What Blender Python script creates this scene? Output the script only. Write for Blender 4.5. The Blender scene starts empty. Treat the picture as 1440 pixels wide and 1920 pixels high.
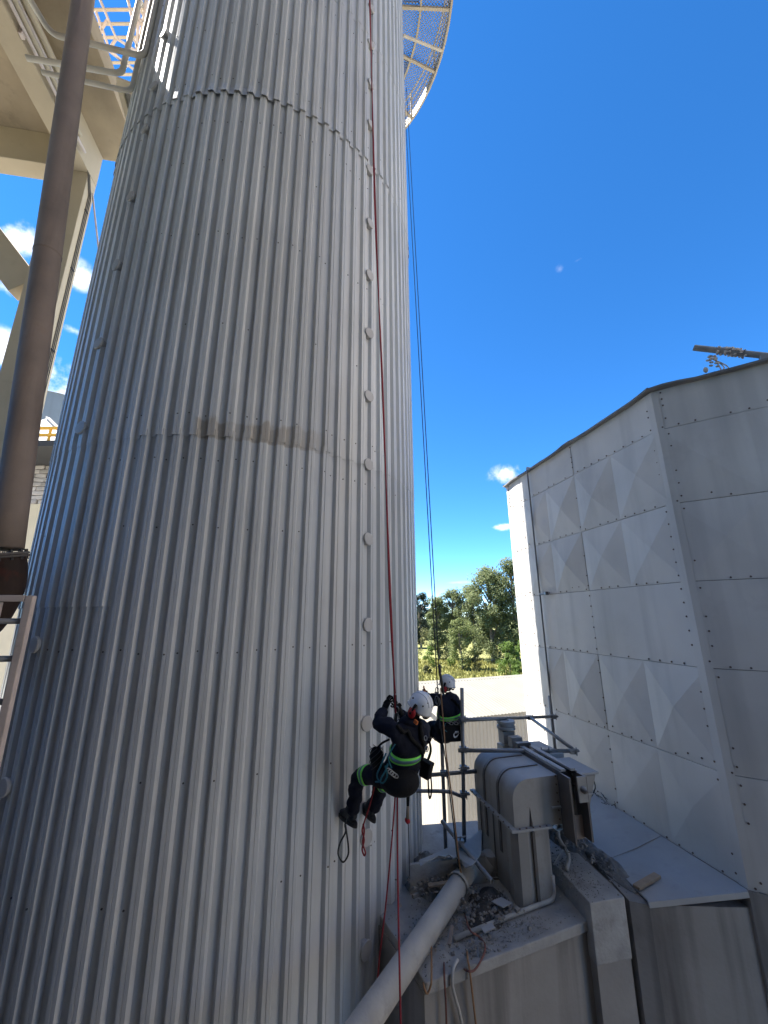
import bpy, bmesh, math, random
from math import sin, cos, pi, radians as rad, degrees as deg
from mathutils import Vector as V, Matrix
from mathutils import noise
from mathutils.bvhtree import BVHTree

rnd = random.Random(7)
S = bpy.context.scene
COL = S.collection

# ------------------------------------------------------------------ camera
PITCH = math.atan(745 / 2827)
ROLL = -0.0053
cam = bpy.data.cameras.new('camera')
cam.sensor_fit = 'HORIZONTAL'; cam.sensor_width = 36.0
cam.lens = 745 / 1440 * 36.0
cam.clip_start = 0.05; cam.clip_end = 4000
camo = bpy.data.objects.new('camera', cam); COL.objects.link(camo)
CAMR = Matrix.Rotation(pi / 2 + PITCH, 3, 'X') @ Matrix.Rotation(ROLL, 3, 'Z')
camo.matrix_world = CAMR.to_4x4()
S.camera = camo

# ------------------------------------------------------------------ light
SUN_EL, SUN_AZ = rad(57), rad(-74)          # azimuth from +Y towards +X
SUN_DIR = V((sin(SUN_AZ) * cos(SUN_EL), cos(SUN_AZ) * cos(SUN_EL), sin(SUN_EL)))
sun = bpy.data.lights.new('sun', 'SUN'); sun.energy = 2.8; sun.angle = rad(0.53); sun.color = (1.0, 0.95, 0.87)
suno = bpy.data.objects.new('sun', sun); COL.objects.link(suno)
suno.rotation_euler = (-SUN_DIR).to_track_quat('-Z', 'Y').to_euler()

S.view_settings.view_transform = 'Standard'; S.view_settings.look = 'None'
S.view_settings.exposure = 2.95; S.view_settings.gamma = 1.0
S.view_settings.use_curve_mapping = False
S.cycles.max_bounces = 8; S.cycles.diffuse_bounces = 4


def ray(px, py):
    """direction through a point of the 1440x1920 photograph, length 1 along the view axis"""
    return CAMR @ V(((px - 720) / 745, (960 - py) / 745, -1))
def atz(px, py, z):
    r = ray(px, py); return r * (z / r.z)
def atd(px, py, d):
    return ray(px, py) * d
def ath(px, py, h):
    r = ray(px, py); return r * (h / math.hypot(r.x, r.y))
def aty(px, py, y):
    r = ray(px, py); return r * (y / r.y)
def atplane(px, py, p, n):
    r = ray(px, py); return r * (p.dot(n) / r.dot(n))

# ------------------------------------------------------------------ world
W = bpy.data.worlds.new('World'); S.world = W; W.use_nodes = True
nt = W.node_tree; nt.nodes.clear()
def N(t, kind, **kw):
    n = t.nodes.new(kind)
    for k, v in kw.items(): setattr(n, k, v)
    return n
sky = N(nt, 'ShaderNodeTexSky', sky_type='NISHITA', sun_disc=False)
sky.sun_elevation = SUN_EL; sky.sun_rotation = SUN_AZ
sky.altitude = 4500; sky.air_density = 0.9; sky.dust_density = 0.0; sky.ozone_density = 3.2
hs = N(nt, 'ShaderNodeHueSaturation'); hs.inputs['Saturation'].default_value = 1.26
hs.inputs['Value'].default_value = 1.18
nt.links.new(sky.outputs[0], hs.inputs['Color'])
tc = N(nt, 'ShaderNodeTexCoord')
nz = N(nt, 'ShaderNodeTexNoise'); nz.inputs['Scale'].default_value = 14; nz.inputs['Detail'].default_value = 8
nz.inputs['Roughness'].default_value = .62
nt.links.new(tc.outputs['Generated'], nz.inputs['Vector'])
CLOUDS = [((104, 735), .10, .75, 1.0), ((52, 458), .05, .7, .95), ((142, 512), .038, .8, .85), ((15, 540), .05, .5, .7),
          ((140, 620), .03, .3, .5), ((5, 655), .07, .6, .9), ((948, 893), .055, .6, .9), ((938, 988), .035, .35, .9),
          ((1082, 488), .02, .3, .16), ((1050, 505), .014, .9, .14), ((855, 1092), .045, .14, .3), ((880, 1112), .04, .14, .25),
          ((-300, 500), .14, .6, .9), ((1700, 900), .12, .5, .9), ((-700, 900), .18, .5, .9)]
acc = None
for (px, py), rx, asp, op in CLOUDS:
    d = ray(px, py).normalized()
    sub = N(nt, 'ShaderNodeVectorMath', operation='SUBTRACT'); sub.inputs[1].default_value = d
    nt.links.new(tc.outputs['Generated'], sub.inputs[0])
    mul = N(nt, 'ShaderNodeVectorMath', operation='MULTIPLY'); mul.inputs[1].default_value = (1 / rx, 1 / rx, 1 / (rx * asp))
    nt.links.new(sub.outputs[0], mul.inputs[0])
    ln = N(nt, 'ShaderNodeVectorMath', operation='LENGTH'); nt.links.new(mul.outputs[0], ln.inputs[0])
    m1 = N(nt, 'ShaderNodeMath', operation='SUBTRACT'); m1.inputs[0].default_value = 1.0
    nt.links.new(ln.outputs['Value'], m1.inputs[1])
    m2 = N(nt, 'ShaderNodeMath', operation='MULTIPLY_ADD'); m2.inputs[1].default_value = 3.2
    nt.links.new(nz.outputs['Fac'], m2.inputs[0]); m2.inputs[2].default_value = -1.62
    m3 = N(nt, 'ShaderNodeMath', operation='ADD'); nt.links.new(m1.outputs[0], m3.inputs[0]); nt.links.new(m2.outputs[0], m3.inputs[1])
    mr = N(nt, 'ShaderNodeMapRange', interpolation_type='SMOOTHSTEP'); mr.inputs['From Min'].default_value = .1
    mr.inputs['From Max'].default_value = 1.0; mr.inputs['To Max'].default_value = op
    nt.links.new(m3.outputs[0], mr.inputs['Value'])
    gate = N(nt, 'ShaderNodeMapRange'); gate.inputs['From Min'].default_value = 0; gate.inputs['From Max'].default_value = .35
    nt.links.new(m1.outputs[0], gate.inputs['Value'])
    gm = N(nt, 'ShaderNodeMath', operation='MULTIPLY'); nt.links.new(mr.outputs[0], gm.inputs[0]); nt.links.new(gate.outputs[0], gm.inputs[1])
    if acc is None: acc = gm
    else:
        mx = N(nt, 'ShaderNodeMath', operation='MAXIMUM'); nt.links.new(acc.outputs[0], mx.inputs[0]); nt.links.new(gm.outputs[0], mx.inputs[1]); acc = mx
mix = N(nt, 'ShaderNodeMix', data_type='RGBA')
nt.links.new(acc.outputs[0], mix.inputs['Factor']); nt.links.new(hs.outputs[0], mix.inputs['A'])
mix.inputs['B'].default_value = (4.6, 4.7, 4.85, 1)
bg = N(nt, 'ShaderNodeBackground'); bg.inputs['Strength'].default_value = 0.05
nt.links.new(mix.outputs['Result'], bg.inputs['Color'])
wo = N(nt, 'ShaderNodeOutputWorld'); nt.links.new(bg.outputs[0], wo.inputs['Surface'])

# ------------------------------------------------------------------ materials
def pmat(name, base, rough=.6, metal=0.0, var=.12, vscale=2.0, streak=0.0, sscale=3.0, dark=(.05, .045, .04), bump=.0, bscale=40,
         rand=.04, spec=.4, spots=0.0, spotcol=(.08, .06, .05), spotscale=3.0, dust=0.0, dustcol=(.42, .41, .39)):
    """painted / weathered surface: tone drift, vertical streaks, blotches, dust on upward faces, fine relief"""
    m = bpy.data.materials.new(name); m.use_nodes = True; t = m.node_tree
    b = t.nodes['Principled BSDF']; L = t.links.new
    b.inputs['Roughness'].default_value = rough; b.inputs['Metallic'].default_value = metal
    b.inputs['Specular IOR Level'].default_value = spec
    geo = N(t, 'ShaderNodeNewGeometry')
    n1 = N(t, 'ShaderNodeTexNoise'); n1.inputs['Scale'].default_value = vscale; n1.inputs['Detail'].default_value = 6
    L(geo.outputs['Position'], n1.inputs['Vector'])
    oi = N(t, 'ShaderNodeObjectInfo')
    v = N(t, 'ShaderNodeMapRange'); v.inputs['From Min'].default_value = .25; v.inputs['From Max'].default_value = .75
    v.inputs['To Min'].default_value = 1 - var; v.inputs['To Max'].default_value = 1 + var; L(n1.outputs['Fac'], v.inputs['Value'])
    r = N(t, 'ShaderNodeMapRange'); r.inputs['To Min'].default_value = 1 - rand; r.inputs['To Max'].default_value = 1 + rand
    L(oi.outputs['Random'], r.inputs['Value'])
    mm = N(t, 'ShaderNodeMath', operation='MULTIPLY'); L(v.outputs[0], mm.inputs[0]); L(r.outputs[0], mm.inputs[1])
    vm = N(t, 'ShaderNodeVectorMath', operation='SCALE'); vm.inputs[0].default_value = base[:3]; L(mm.outputs[0], vm.inputs['Scale'])
    cur = vm.outputs[0]
    def mixin(fac, col):
        nonlocal cur
        x = N(t, 'ShaderNodeMix', data_type='RGBA'); L(fac, x.inputs['Factor']); L(cur, x.inputs['A'])
        x.inputs['B'].default_value = (*col, 1); cur = x.outputs['Result']
    if streak > 0:
        mp = N(t, 'ShaderNodeMapping'); mp.inputs['Scale'].default_value = (sscale, sscale, sscale * .07); L(geo.outputs['Position'], mp.inputs['Vector'])
        n2 = N(t, 'ShaderNodeTexNoise'); n2.inputs['Scale'].default_value = 1; n2.inputs['Detail'].default_value = 5; L(mp.outputs[0], n2.inputs['Vector'])
        s = N(t, 'ShaderNodeMapRange'); s.inputs['From Min'].default_value = .5; s.inputs['From Max'].default_value = .8; s.inputs['To Max'].default_value = streak
        L(n2.outputs['Fac'], s.inputs['Value']); mixin(s.outputs[0], dark)
    if spots > 0:
        n3 = N(t, 'ShaderNodeTexNoise'); n3.inputs['Scale'].default_value = spotscale; n3.inputs['Detail'].default_value = 9; n3.inputs['Roughness'].default_value = .7
        L(geo.outputs['Position'], n3.inputs['Vector'])
        s = N(t, 'ShaderNodeMapRange'); s.inputs['From Min'].default_value = .55; s.inputs['From Max'].default_value = .72; s.inputs['To Max'].default_value = spots
        L(n3.outputs['Fac'], s.inputs['Value']); mixin(s.outputs[0], spotcol)
    if dust > 0:
        sx = N(t, 'ShaderNodeSeparateXYZ'); L(geo.outputs['Normal'], sx.inputs[0])
        n4 = N(t, 'ShaderNodeTexNoise'); n4.inputs['Scale'].default_value = 7; n4.inputs['Detail'].default_value = 8; L(geo.outputs['Position'], n4.inputs['Vector'])
        ad = N(t, 'ShaderNodeMath', operation='MULTIPLY_ADD'); ad.inputs[1].default_value = .9; L(n4.outputs['Fac'], ad.inputs[0]); L(sx.outputs['Z'], ad.inputs[2])
        s = N(t, 'ShaderNodeMapRange'); s.inputs['From Min'].default_value = .75; s.inputs['From Max'].default_value = 1.35; s.inputs['To Max'].default_value = dust
        L(ad.outputs[0], s.inputs['Value']); mixin(s.outputs[0], dustcol)
    L(cur, b.inputs['Base Color'])
    rr = N(t, 'ShaderNodeMapRange'); rr.inputs['To Min'].default_value = max(.05, rough - .12); rr.inputs['To Max'].default_value = min(1, rough + .15)
    L(n1.outputs['Fac'], rr.inputs['Value']); L(rr.outputs[0], b.inputs['Roughness'])
    if bump > 0:
        nb = N(t, 'ShaderNodeTexNoise'); nb.inputs['Scale'].default_value = bscale; nb.inputs['Detail'].default_value = 5; L(geo.outputs['Position'], nb.inputs['Vector'])
        bp = N(t, 'ShaderNodeBump'); bp.inputs['Strength'].default_value = bump; bp.inputs['Distance'].default_value = .02
        L(nb.outputs['Fac'], bp.inputs['Height']); L(bp.outputs[0], b.inputs['Normal'])
    return m

def leafmat(name, base, var=.35):
    m = bpy.data.materials.new(name); m.use_nodes = True; t = m.node_tree; L = t.links.new
    b = t.nodes['Principled BSDF']; b.inputs['Roughness'].default_value = .6; b.inputs['Specular IOR Level'].default_value = .25
    geo = N(t, 'ShaderNodeNewGeometry')
    n1 = N(t, 'ShaderNodeTexNoise'); n1.inputs['Scale'].default_value = .9; n1.inputs['Detail'].default_value = 5; L(geo.outputs['Position'], n1.inputs['Vector'])
    v = N(t, 'ShaderNodeMapRange'); v.inputs['From Min'].default_value = .3; v.inputs['From Max'].default_value = .7
    v.inputs['To Min'].default_value = 1 - var; v.inputs['To Max'].default_value = 1 + var; L(n1.outputs['Fac'], v.inputs['Value'])
    vm = N(t, 'ShaderNodeVectorMath', operation='SCALE'); vm.inputs[0].default_value = base; L(v.outputs[0], vm.inputs['Scale'])
    L(vm.outputs[0], b.inputs['Base Color'])
    tr = N(t, 'ShaderNodeBsdfTranslucent'); L(vm.outputs[0], tr.inputs['Color'])
    mx = N(t, 'ShaderNodeMixShader'); mx.inputs[0].default_value = .5; L(b.outputs[0], mx.inputs[1]); L(tr.outputs[0], mx.inputs[2])
    L(mx.outputs[0], t.nodes['Material Output'].inputs['Surface'])
    return m

M = {}
M['clad'] = pmat('grey_painted_cladding', (.60, .615, .625), .42, var=.07, vscale=.9, streak=.24, sscale=8, dark=(.30, .265, .23), rand=.07, spec=.45, bump=.03, bscale=25,
                 spots=.10, spotcol=(.25, .21, .17), spotscale=2.2)
M['disc'] = pmat('grey_painted_disc', (.47, .46, .45), .55, var=.06, rand=.06, streak=.2, sscale=14, dark=(.2, .18, .16))
M['dark'] = pmat('dark_metal', (.035, .035, .038), .6)
M['screw'] = pmat('screw_head', (.10, .095, .09), .5, metal=.4)
M['tank'] = pmat('galvanised_tank_sheet', (.545, .525, .495), .55, var=.14, vscale=.9, streak=.5, sscale=2.5, dark=(.20, .20, .20), rand=.05, spec=.4, bump=.05, bscale=3,
                 spots=.22, spotcol=(.24, .22, .20), spotscale=1.3)
M['bolt'] = pmat('rusty_bolt', (.12, .085, .07), .7)
M['tankroof'] = pmat('dull_roof_sheet', (.16, .16, .16), .6, var=.15, streak=.2)
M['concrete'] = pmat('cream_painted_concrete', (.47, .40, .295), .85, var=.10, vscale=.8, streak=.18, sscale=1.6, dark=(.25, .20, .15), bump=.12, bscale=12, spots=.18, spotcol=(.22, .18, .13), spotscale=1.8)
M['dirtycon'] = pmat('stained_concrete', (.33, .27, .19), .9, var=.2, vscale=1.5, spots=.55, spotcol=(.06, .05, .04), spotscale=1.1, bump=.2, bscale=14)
M['wall'] = pmat('weathered_silo_concrete', (.28, .265, .25), .9, var=.22, vscale=1.2, streak=.92, sscale=3.4, dark=(.05, .046, .046), bump=.2, bscale=20, spots=.5, spotcol=(.10, .09, .08), spotscale=.8)
M['sooty'] = pmat('soot_dark_concrete', (.05, .05, .052), .9, var=.2, vscale=.6, streak=.4)  # near black so the added rear walls reflect little light
M['dustroof'] = pmat('cement_dusted_concrete', (.34, .335, .325), .95, var=.2, vscale=5, spots=.5, spotcol=(.11, .10, .09), spotscale=4, bump=.35, bscale=30)
M['skirt'] = pmat('dusty_flashing_sheet', (.33, .335, .34), .6, var=.10, vscale=2.2, spots=.35, spotcol=(.20, .20, .20), spotscale=5, rand=.03, bump=.05, bscale=8)
M['box'] = pmat('dusty_grey_steel_casing', (.30, .29, .275), .7, var=.2, vscale=3, bump=.12, bscale=6, streak=.5, sscale=6, dark=(.14, .11, .085), spots=.45, spotcol=(.15, .11, .08), spotscale=3, dust=.8, dustcol=(.40, .40, .40), rand=.05)
M['box2'] = pmat('dark_dusty_steel', (.11, .10, .095), .7, var=.2, vscale=5, spots=.4, spotcol=(.13, .07, .04), spotscale=5, dust=.8, dustcol=(.36, .37, .38))
M['galv'] = pmat('galvanised_scaffold_tube', (.22, .225, .235), .45, metal=.5, var=.15, vscale=6, spots=.3, spotcol=(.10, .07, .05), spotscale=5, dust=.35)
M['pipe'] = pmat('cement_dusted_pipe', (.40, .385, .36), .85, var=.2, vscale=4, spots=.6, spotcol=(.20, .185, .17), spotscale=6, bump=.25, bscale=30, dust=.5, dustcol=(.46, .45, .43))
M['rust'] = pmat('brown_rusted_pipe', (.25, .20, .17), .75, var=.22, vscale=2.2, streak=.35, sscale=7, dark=(.05, .035, .03), spots=.3, spotcol=(.15, .085, .055), spotscale=2.2, bump=.08, bscale=40)
M['rustdark'] = pmat('dark_red_rust', (.035, .022, .018), .8, var=.4, vscale=5, spots=.8, spotcol=(.085, .02, .012), spotscale=4, bump=.2, bscale=40)
M['rail'] = pmat('faded_pink_grey_rail', (.58, .50, .46), .6, var=.12, vscale=6, spots=.25, spotcol=(.2, .12, .08), spotscale=7)
M['whitetube'] = pmat('off_white_painted_tube', (.55, .51, .44), .5, var=.08, vscale=5, spots=.2, spotcol=(.28, .2, .13), spotscale=6)
M['plat'] = pmat('cream_painted_steel', (.50, .43, .33), .6, var=.12, vscale=3, spots=.4, spotcol=(.20, .11, .06), spotscale=2.5)
M['mesh'] = pmat('expanded_metal', (.30, .29, .28), .5, metal=.3, var=.15, spots=.3, spotcol=(.2, .12, .07))
M['cable'] = pmat('dark_cable', (.06, .055, .05), .6)
M['rubble'] = pmat('loose_rubble', (.21, .20, .185), .95, var=.45, vscale=7, spots=.7, spotcol=(.05, .045, .04), spotscale=5, bump=.6, bscale=30)
M['dirt'] = pmat('black_damp_dirt', (.075, .066, .058), .95, var=.5, vscale=9, spots=.7, spotcol=(.14, .13, .12), spotscale=9, bump=.6, bscale=30)  # darkness of the shaded roof hole put into the rubble colour
M['chunk'] = pmat('broken_concrete_chunk', (.17, .16, .15), .95, var=.3, vscale=9, rand=.35, bump=.4, bscale=40)
M['wood'] = pmat('weathered_board', (.22, .175, .13), .85, var=.25, vscale=12, rand=.2, streak=.3, sscale=20)
M['shedwall'] = pmat('cream_corrugated_sheet', (.36, .325, .265), .6, var=.08, vscale=.7, streak=.35, sscale=1.5, dark=(.3, .26, .21), rand=.05)
M['shedroof'] = pmat('pale_corrugated_roof', (.19, .183, .16), .8, spec=.1, var=.08, vscale=.8, spots=.2, spotcol=(.38, .35, .3), spotscale=.8, rand=.04)
M['brick'] = pmat('pale_rubble_stone', (.42, .38, .35), .9, var=.25, vscale=1.5, rand=.35, spots=.3, spotcol=(.2, .17, .15), bump=.3, bscale=10)
M['mortar'] = pmat('mortar', (.33, .29, .25), .95, var=.15)
M['mill'] = pmat('cream_mill_wall', (.72, .62, .50), .85, var=.1, vscale=.3, streak=.3, sscale=.8)  # pale warm colour for the added sunlight reflector
M['render'] = pmat('cream_render', (.62, .53, .38), .9, var=.06)
M['yellow'] = pmat('yellow_railing_paint', (.80, .42, .03), .5)
M['farsteel'] = pmat('stained_steel_silo', (.24, .28, .31), .5, var=.2, vscale=.3, streak=.6, sscale=.9, dark=(.10, .10, .11), spots=.2, spotcol=(.45, .45, .45), spotscale=.4)
M['cone'] = pmat('pale_cone_roof', (.46, .45, .43), .7, var=.08)
M['bark'] = pmat('pale_bark', (.17, .14, .11), .9, var=.3, vscale=2)
M['grass'] = pmat('dry_grass_field', (.20, .20, .065), .95, var=.35, vscale=.22, spots=.6, spotcol=(.075, .10, .03), spotscale=.12)
M['yard'] = pmat('dusty_yard', (.38, .365, .34), .95, var=.15, vscale=.3)
M['blade'] = leafmat('grass_blades', (.24, .23, .075))
M['euc'] = leafmat('eucalyptus_leaves', (.17, .20, .09))
M['euc2'] = leafmat('dark_evergreen_leaves', (.06, .078, .052))
M['willow'] = leafmat('grey_green_leaves', (.17, .20, .075))
M['bright'] = leafmat('bright_green_leaves', (.10, .16, .03))
M['shrub'] = leafmat('olive_shrub_leaves', (.125, .13, .055))
M['navy'] = pmat('navy_coverall_cloth', (.009, .011, .022), .85, var=.35, vscale=14, bump=.5, bscale=26, spec=.2)
M['black'] = pmat('black_webbing', (.010, .010, .011), .8, var=.3, vscale=20, bump=.3, bscale=60, spec=.25)
M['skin'] = pmat('skin', (.32, .19, .13), .55)
M['hivis'] = pmat('lime_reflective_tape', (.26, .92, .12), .5, var=.05)
M['silver'] = pmat('silver_reflective_tape', (.13, .22, .26), .35, metal=.3)
M['helmet'] = pmat('white_helmet_shell', (.74, .76, .78), .28, var=.03, spec=.5)
M['redcup'] = pmat('red_earmuff_plastic', (.36, .012, .018), .4)
M['boot'] = pmat('dusty_black_boot', (.030, .034, .042), .6, var=.3, vscale=18, dust=.5, dustcol=(.13, .14, .16))
M['teal'] = pmat('teal_cord', (.01, .12, .17), .6)
M['steel'] = pmat('polished_alloy', (.22, .23, .25), .3, metal=.9)
M['orange'] = pmat('orange_plastic', (.55, .14, .03), .5)
M['redrope'] = pmat('red_rope', (.26, .022, .03), .8, var=.25, vscale=30, bump=.3, bscale=150)
M['darkrope'] = pmat('dusty_maroon_rope', (.17, .075, .06), .85, var=.25, vscale=30)
M['brownrope'] = pmat('brown_rope', (.30, .17, .09), .85, var=.2, vscale=30)
M['blackrope'] = pmat('black_rope', (.03, .035, .04), .8)
M['whitemark'] = pmat('white_print', (.75, .75, .75), .6, var=.02)
M['rag'] = pmat('dirty_cloth', (.60, .52, .45), .95, var=.35, vscale=18, bump=.5, bscale=30)
M['wood2'] = pmat('orange_board', (.33, .24, .16), .85, var=.2, vscale=12)

# ------------------------------------------------------------------ mesh helpers
class MB:
    def __init__(s): s.v = []; s.f = []; s.mi = []
    def add(s, vs, fs, mi=0):
        o = len(s.v); s.v += [tuple(x) for x in vs]
        s.f += [tuple(i + o for i in f) for f in fs]; s.mi += [mi] * len(fs); return s
    def box(s, c, size, R=None, mi=0, taper=1.0):
        hx, hy, hz = size[0] / 2, size[1] / 2, size[2] / 2
        P = [V((x * hx * (taper if z > 0 else 1), y * hy * (taper if z > 0 else 1), z * hz)) for z in (-1, 1) for x, y in ((-1, -1), (1, -1), (1, 1), (-1, 1))]
        if R is not None: P = [R @ p for p in P]
        return s.add([V(c) + p for p in P], [(3, 2, 1, 0), (4, 5, 6, 7), (0, 1, 5, 4), (1, 2, 6, 5), (2, 3, 7, 6), (3, 0, 4, 7)], mi)
    def bar(s, a, b, w, h=None, up=V((0, 0, 1)), mi=0):
        a, b = V(a), V(b); h = h or w; d = b - a; L = d.length
        if L < 1e-6: return s
        d = d / L; x = d.cross(up)
        if x.length < 1e-4: x = d.cross(V((1, 0, 0)))
        x.normalize(); y = x.cross(d)
        R = Matrix((x, d, y)).transposed()
        return s.box((a + b) / 2, (w, L, h), R, mi)
    def prism(s, poly, z0, z1, mi=0):
        """poly: xy points counter-clockwise"""
        n = len(poly); vs = [(p[0], p[1], z0) for p in poly] + [(p[0], p[1], z1) for p in poly]
        fs = [tuple(range(n - 1, -1, -1)), tuple(range(n, 2 * n))] + [(i, (i + 1) % n, n + (i + 1) % n, n + i) for i in range(n)]
        return s.add(vs, fs, mi)
    def slab(s, pts, nrm, th, mi=0):
        """flat or nearly flat polygon given thickness along -nrm"""
        n = len(pts); nrm = V(nrm).normalized()
        vs = [V(p) for p in pts] + [V(p) - nrm * th for p in pts]
        fs = [tuple(range(n)), tuple(range(2 * n - 1, n - 1, -1))] + [((i + 1) % n, i, n + i, n + (i + 1) % n) for i in range(n)]
        return s.add(vs, fs, mi)
    def tube(s, pts, r, n=8, cap=True, mi=0, flat=1.0):
        pts = [V(p) for p in pts]; k = len(pts); rr = r if isinstance(r, (list, tuple)) else [r] * k
        T = [(pts[min(i + 1, k - 1)] - pts[max(i - 1, 0)]).normalized() for i in range(k)]
        x = T[0].cross(V((0, 0, 1)))
        if x.length < 1e-3: x = T[0].cross(V((1, 0, 0)))
        x.normalize(); vs = []
        for i in range(k):
            x = (x - T[i] * x.dot(T[i])); x.normalize(); y = T[i].cross(x)
            for j in range(n):
                a = 2 * pi * j / n; vs.append(pts[i] + (x * cos(a) * flat + y * sin(a)) * rr[i])
        fs = [(i * n + j, i * n + (j + 1) % n, (i + 1) * n + (j + 1) % n, (i + 1) * n + j) for i in range(k - 1) for j in range(n)]
        if cap: fs += [tuple(range(n - 1, -1, -1)), tuple(range((k - 1) * n, k * n))]
        return s.add(vs, fs, mi)
    def pipe(s, a, b, ro, ri, n=14, mi=0):
        """open ended hollow pipe"""
        s.tube([a, b], ro, n, False, mi); o = len(s.v)
        s.tube([b, a], ri, n, False, mi)
        a, b = V(a), V(b); d = (b - a).normalized(); x = d.cross(V((0, 0, 1)));
        if x.length < 1e-3: x = d.cross(V((1, 0, 0)))
        x.normalize(); y = d.cross(x)
        for p, fl in ((a, 0), (b, 1)):
            vs = [p + (x * cos(2 * pi * j / n) + y * sin(2 * pi * j / n)) * q for q in (ro, ri) for j in range(n)]
            s.add(vs, [((j, (j + 1) % n, n + (j + 1) % n, n + j) if fl else (n + j, n + (j + 1) % n, (j + 1) % n, j)) for j in range(n)], mi)
        return s
    def lathe(s, prof, c, ax=V((0, 0, 1)), n=16, mi=0):
        ax = V(ax).normalized(); x = ax.cross(V((0, 1, 0)))
        if x.length < 1e-3: x = ax.cross(V((1, 0, 0)))
        x.normalize(); y = ax.cross(x); k = len(prof)
        vs = [V(c) + ax * h + (x * cos(2 * pi * j / n) + y * sin(2 * pi * j / n)) * r for r, h in prof for j in range(n)]
        fs = [(i * n + j, i * n + (j + 1) % n, (i + 1) * n + (j + 1) % n, (i + 1) * n + j) for i in range(k - 1) for j in range(n)]
        return s.add(vs, fs, mi)
    def ell(s, c, R, rad3, nu=14, nv=8, mi=0, v0=-1.0, v1=1.0):
        """ellipsoid, R columns are its axes; v0..v1 is the part of the height kept (-1..1)"""
        a0, a1 = math.asin(v0), math.asin(v1); vs = []
        for i in range(nv + 1):
            a = a0 + (a1 - a0) * i / nv
            for j in range(nu):
                b = 2 * pi * j / nu
                vs.append(V(c) + R @ V((cos(a) * cos(b) * rad3[0], cos(a) * sin(b) * rad3[1], sin(a) * rad3[2])))
        fs = [(i * nu + j, i * nu + (j + 1) % nu, (i + 1) * nu + (j + 1) % nu, (i + 1) * nu + j) for i in range(nv) for j in range(nu)]
        return s.add(vs, fs, mi)
    def mesh(s, name, mats, smooth=False):
        me = bpy.data.meshes.new(name); me.from_pydata(s.v, [], s.f)
        for m in (mats if isinstance(mats, (list, tuple)) else [mats]): me.materials.append(m)
        me.polygons.foreach_set('material_index', s.mi)
        if smooth: me.polygons.foreach_set('use_smooth', [True] * len(s.f))
        me.update(); return me
    def build(s, name, mats, parent=None, smooth=False):
        return link(name, s.mesh(name, mats, smooth), parent)

def link(name, data, parent=None):
    o = bpy.data.objects.new(name, data); COL.objects.link(o)
    if parent is not None: o.parent = parent
    return o
def tag(o, label=None, cat=None, group=None, kind=None):
    if label: o['label'] = label
    if cat: o['category'] = cat
    if group: o['group'] = group
    if kind: o['kind'] = kind
    return o
def thing(name, label, cat, loc=(0, 0, 0), rz=0.0, group=None):
    o = link(name, None); o.location = loc; o.rotation_euler = (0, 0, rz); o.empty_display_size = .1
    return tag(o, label, cat, group)
def cat_rom(P, n=6):
    P = [V(p) for p in P]; out = []
    for i in range(len(P) - 1):
        p0, p1, p2, p3 = P[max(i - 1, 0)], P[i], P[i + 1], P[min(i + 2, len(P) - 1)]
        for k in range(n):
            t = k / n
            out.append(.5 * ((2 * p1) + (p2 - p0) * t + (2 * p0 - 5 * p1 + 4 * p2 - p3) * t * t + (3 * p1 - p0 - 3 * p2 + p3) * t ** 3))
    return out + [P[-1]]
def shade_auto(o, ang=35):
    me = o.data; me.polygons.foreach_set('use_smooth', [True] * len(me.polygons))
    bm = bmesh.new(); bm.from_mesh(me)
    for e in bm.edges: e.smooth = e.calc_face_angle(0) < rad(ang) if len(e.link_faces) == 2 else True
    bm.to_mesh(me); bm.free(); return o
def bevel(o, w=.01, seg=2):
    bm = bmesh.new(); bm.from_mesh(o.data)
    bmesh.ops.remove_doubles(bm, verts=bm.verts, dist=1e-5)
    es = [e for e in bm.edges if len(e.link_faces) == 2 and e.calc_face_angle(0) > rad(30)]
    bmesh.ops.bevel(bm, geom=es, offset=w, segments=seg, affect='EDGES', profile=.6, clamp_overlap=True)
    bm.to_mesh(o.data); bm.free(); return o

GZ = -12.0
#================================================================== LARGE STRUCTURE
# ground ------------------------------------------------------------
mb = MB(); mb.add([(-1500, -1500, GZ), (1500, -1500, GZ), (1500, 1500, GZ), (-1500, 1500, GZ)], [(0, 1, 2, 3)])
tag(mb.build('ground', M['grass']), 'flat field of dry yellowish grass reaching to the trees', kind='structure')
mb = MB(); mb.add([(-45, -40, GZ + .02), (45, -40, GZ + .02), (45, 46, GZ + .02), (-45, 46, GZ + .02)], [(0, 1, 2, 3)])
tag(mb.build('yard', M['yard']), 'pale dusty concrete yard between the plant buildings', kind='structure')

# ------------------------------------------------------------------ the clad chimney
CX, CY, CR = -2.2593, 6.6676, 2.7555
PITCHA = 360 / 96
PH0 = -61.65
def cylhit(px, py, R=CR):
    r = ray(px, py); a = r.x ** 2 + r.y ** 2; b = -(r.x * CX + r.y * CY); c = CX ** 2 + CY ** 2 - R * R
    d = max(0, b * b - a * c); return r * ((-b - math.sqrt(d)) / a)
def polar(phi, R, z): return V((CX + R * cos(rad(phi)), CY + R * sin(rad(phi)), z))

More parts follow.
